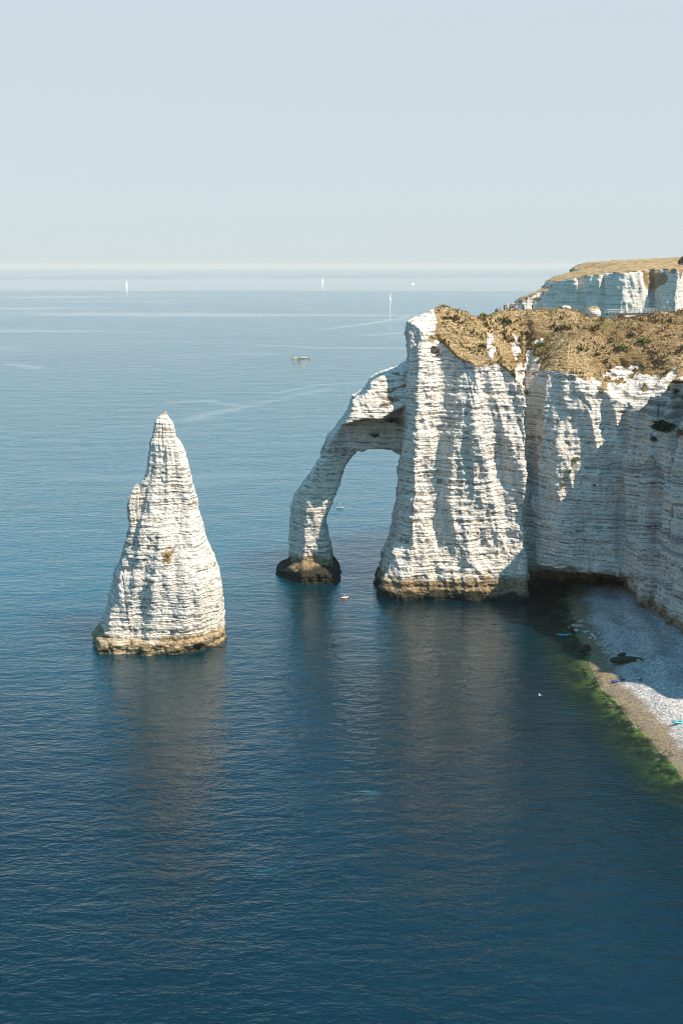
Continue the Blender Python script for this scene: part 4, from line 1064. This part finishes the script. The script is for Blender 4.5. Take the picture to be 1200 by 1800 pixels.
# kayaker off the foot of the pier
q = at_z(606, 1051); kayak((q[0], q[1], -.08), R(28), M_SALMON, 'salmon pink kayak on the water between arch and cliff', 2.4)
person(Vector(q) + Vector((0, .1, .16)), 'sit', PINK, BEIGE, 'person in pink top sitting in the salmon kayak', R(28) - 1.57, 1.65)
def gull(p, rz, label):
    root = empty('gull', p, rz); tag(root, label, 'gull')
    rr = []
    for x, r in ((-.28, .012), (-.2, .045), (-.08, .075), (.05, .08), (.15, .06), (.2, .048), (.26, .05), (.3, .03), (.32, .012)):
        rr.append([(x, r * math.cos(a * math.pi / 4), .02 * (x > .18) + r * math.sin(a * math.pi / 4)) for a in range(8)])
    MB().loft(rr).build('body', M_GULLW, root, True)
    MB().tube((.31, 0, .02), (.37, 0, .01), .014, .004).build('bill', M_ORANGE, root)
    MB().loft([[(-.24, -.03, .01), (-.24, .03, .01), (-.24, .03, -.01), (-.24, -.03, -.01)], [(-.42, -.08, .01), (-.42, .08, .01), (-.42, .08, 0), (-.42, -.08, 0)]]).build('tail', M_GULLW, root)
    for s in (-1, 1):
        rings = []
        for t in np.linspace(0, 1, 8):
            y = s * (.05 + .62 * t); z = .03 + .26 * math.sin(t * 2.0) * (1 if s > 0 else .55); x = .06 - .16 * max(0, t - .45); c = .2 * (1 - t)**.6 + .02
            rings.append([(x + c * .4, y, z), (x, y, z + .018), (x - c * .6, y, z + .004), (x, y, z - .012)])
        MB().loft(rings).build('wing', M_GULLW, root, True)
    return root
q = at_z(947, 1224); gull((q[0], q[1] - 1, .6), R(200), 'white gull skimming low over the dark bay')
def sailboat(px, py, L, rz, label, jib=True):
    q = at_z(px, py); root = empty('sailboat', (q[0], q[1], 0), rz); tag(root, label, 'sailboat', 'sailing boats far out')
    k = L / 12; rings = []
    for t in np.linspace(-1, 1, 13):
        w = 1.75 * k * (1 - max(0, t)**2.2) * (1 - .3 * max(0, -t)**2) + .02; x = t * L / 2; h = (1.1 + .35 * max(0, t)) * k
        rings.append([(x, w, h), (x, w * .8, -.1 * k), (x, 0, -.6 * k), (x, -w * .8, -.1 * k), (x, -w, h)])
    MB().loft(rings).build('hull', M_WHITEP, root, True)
    MB().loft([[(x * k, y * k, z * k) for x, y, z in r] for r in ([(-2, -.9, 1.1), (-2, .9, 1.1), (-2, .8, 1.8), (-2, -.8, 1.8)], [(2.2, -.7, 1.1), (2.2, .7, 1.1), (1.4, .5, 1.6), (1.4, -.5, 1.6)])]).build('cabin', M_WHITEP, root)
    MB().tube((.8 * k, 0, 1 * k), (.8 * k, 0, 17.5 * k), .14 * k, .08 * k, 8).build('mast', M_ALU, root)
    MB().tube((.8 * k, 0, 2.2 * k), (-4.6 * k, .5 * k, 2.3 * k), .11 * k).build('boom', M_ALU, root)
    def sail(a, b, c, belly, name):
        v, f = [], []; n = 8
        for i in range(n + 1):
            t = i / n
            for j in range(5):
                u = j / 4; lo = Vector(a).lerp(Vector(b), t); hi = Vector(c).lerp(Vector(b), t)
                q_ = lo.lerp(hi, u); q_.y += belly * math.sin(math.pi * u) * (1 - t) * k; v.append(q_)
        m = len(v); v += [x + Vector((0, .03 * k, 0)) for x in v]
        for i in range(n):
            for j in range(4):
                p0 = i * 5 + j; f.append((p0, p0 + 1, p0 + 6, p0 + 5)); f.append((m + p0, m + p0 + 5, m + p0 + 6, m + p0 + 1))
        MB().add(v, f).build(name, M_SAIL, root, True)
    sail((.7 * k, 0, 2.4 * k), (.75 * k, 0, 17 * k), (-4.5 * k, .5 * k, 2.5 * k), .5, 'mainsail')
    if jib: sail((5.6 * k, 0, 1.5 * k), (.9 * k, 0, 15.5 * k), (.2 * k, .7 * k, 1.9 * k), .6, 'jib')
    return root
sailboat(686, 527.5, 14.5, R(70), 'nearest sailboat with tall white sail, just left of the cliff', False)
sailboat(567, 496, 18, R(60), 'sailboat near the pale slick on the horizon, above the arch')
sailboat(223, 503, 19, R(75), 'sailboat in the pale slick on the far left')
def motorboat(px, py, L, rz, label):
    q = at_z(px, py); root = empty('motorboat', (q[0], q[1], 0), rz); tag(root, label, 'motorboat', 'motor boats far out')
    k = L / 10; rings = []
    for t in np.linspace(-1, 1, 11):
        w = 1.6 * k * (1 - max(0, t)**2.4) + .02; x = t * L / 2; h = (1.2 + .6 * max(0, t)) * k
        rings.append([(x, w, h), (x, w * .75, 0), (x, 0, -.5 * k), (x, -w * .75, 0), (x, -w, h)])
    MB().loft(rings).build('hull', M_WHITEP, root, True)
    MB().loft([[(x * k, y * k, z * k) for x, y, z in r] for r in ([(-2, -1.2, 1.2), (-2, 1.2, 1.2), (-1.8, 1.1, 3.0), (-1.8, -1.1, 3.0)], [(2.4, -1, 1.2), (2.4, 1, 1.2), (1.0, .9, 2.9), (1.0, -.9, 2.9)])]).build('cabin', M_WHITEP, root)
    MB().loft([[(2.42 * k, -.8 * k, 1.6 * k), (2.42 * k, .8 * k, 1.6 * k), (2.36 * k, .8 * k, 1.5 * k), (2.36 * k, -.8 * k, 1.5 * k)], [(1.3 * k, -.7 * k, 2.7 * k), (1.3 * k, .7 * k, 2.7 * k), (1.2 * k, .7 * k, 2.6 * k), (1.2 * k, -.7 * k, 2.6 * k)]]).build('windscreen', M_DKGLASS, root)
motorboat(725, 499, 16, R(20), 'white motorboat far out above the cliff knob'); motorboat(141, 481, 22, R(150), 'tiny white motorboat near the horizon on the left')

# ------------------------------------------------------------------ far trees on the plateau across the bay
def far_tree(px, py, h, label):
    p, n = hit(T_FAR, px, py)
    if p is None: print('no far ground', px); return
    root = empty('tree', p); tag(root, label, 'tree', 'trees on the far plateau')
    MB().tube((0, 0, -.5), (0, 0, h * .7), h * .05, h * .02, 7).build('trunk', M_WOOD, root)
    V, F = bush_mesh(700, int(px * 3)); V = V * np.array([h * .42, h * .42, h * .62]) + np.array([0, 0, h * .55])
    link_mesh('crown', V, F, M_DARK, root, smooth=False)
far_tree(1193, 465.5, 6, 'low dark tree, leftmost on the far plateau'); far_tree(1198, 464.5, 9, 'taller dark tree at the right edge of the far plateau'); far_tree(1203, 465, 8, 'dark tree just right of the taller one on the far plateau')
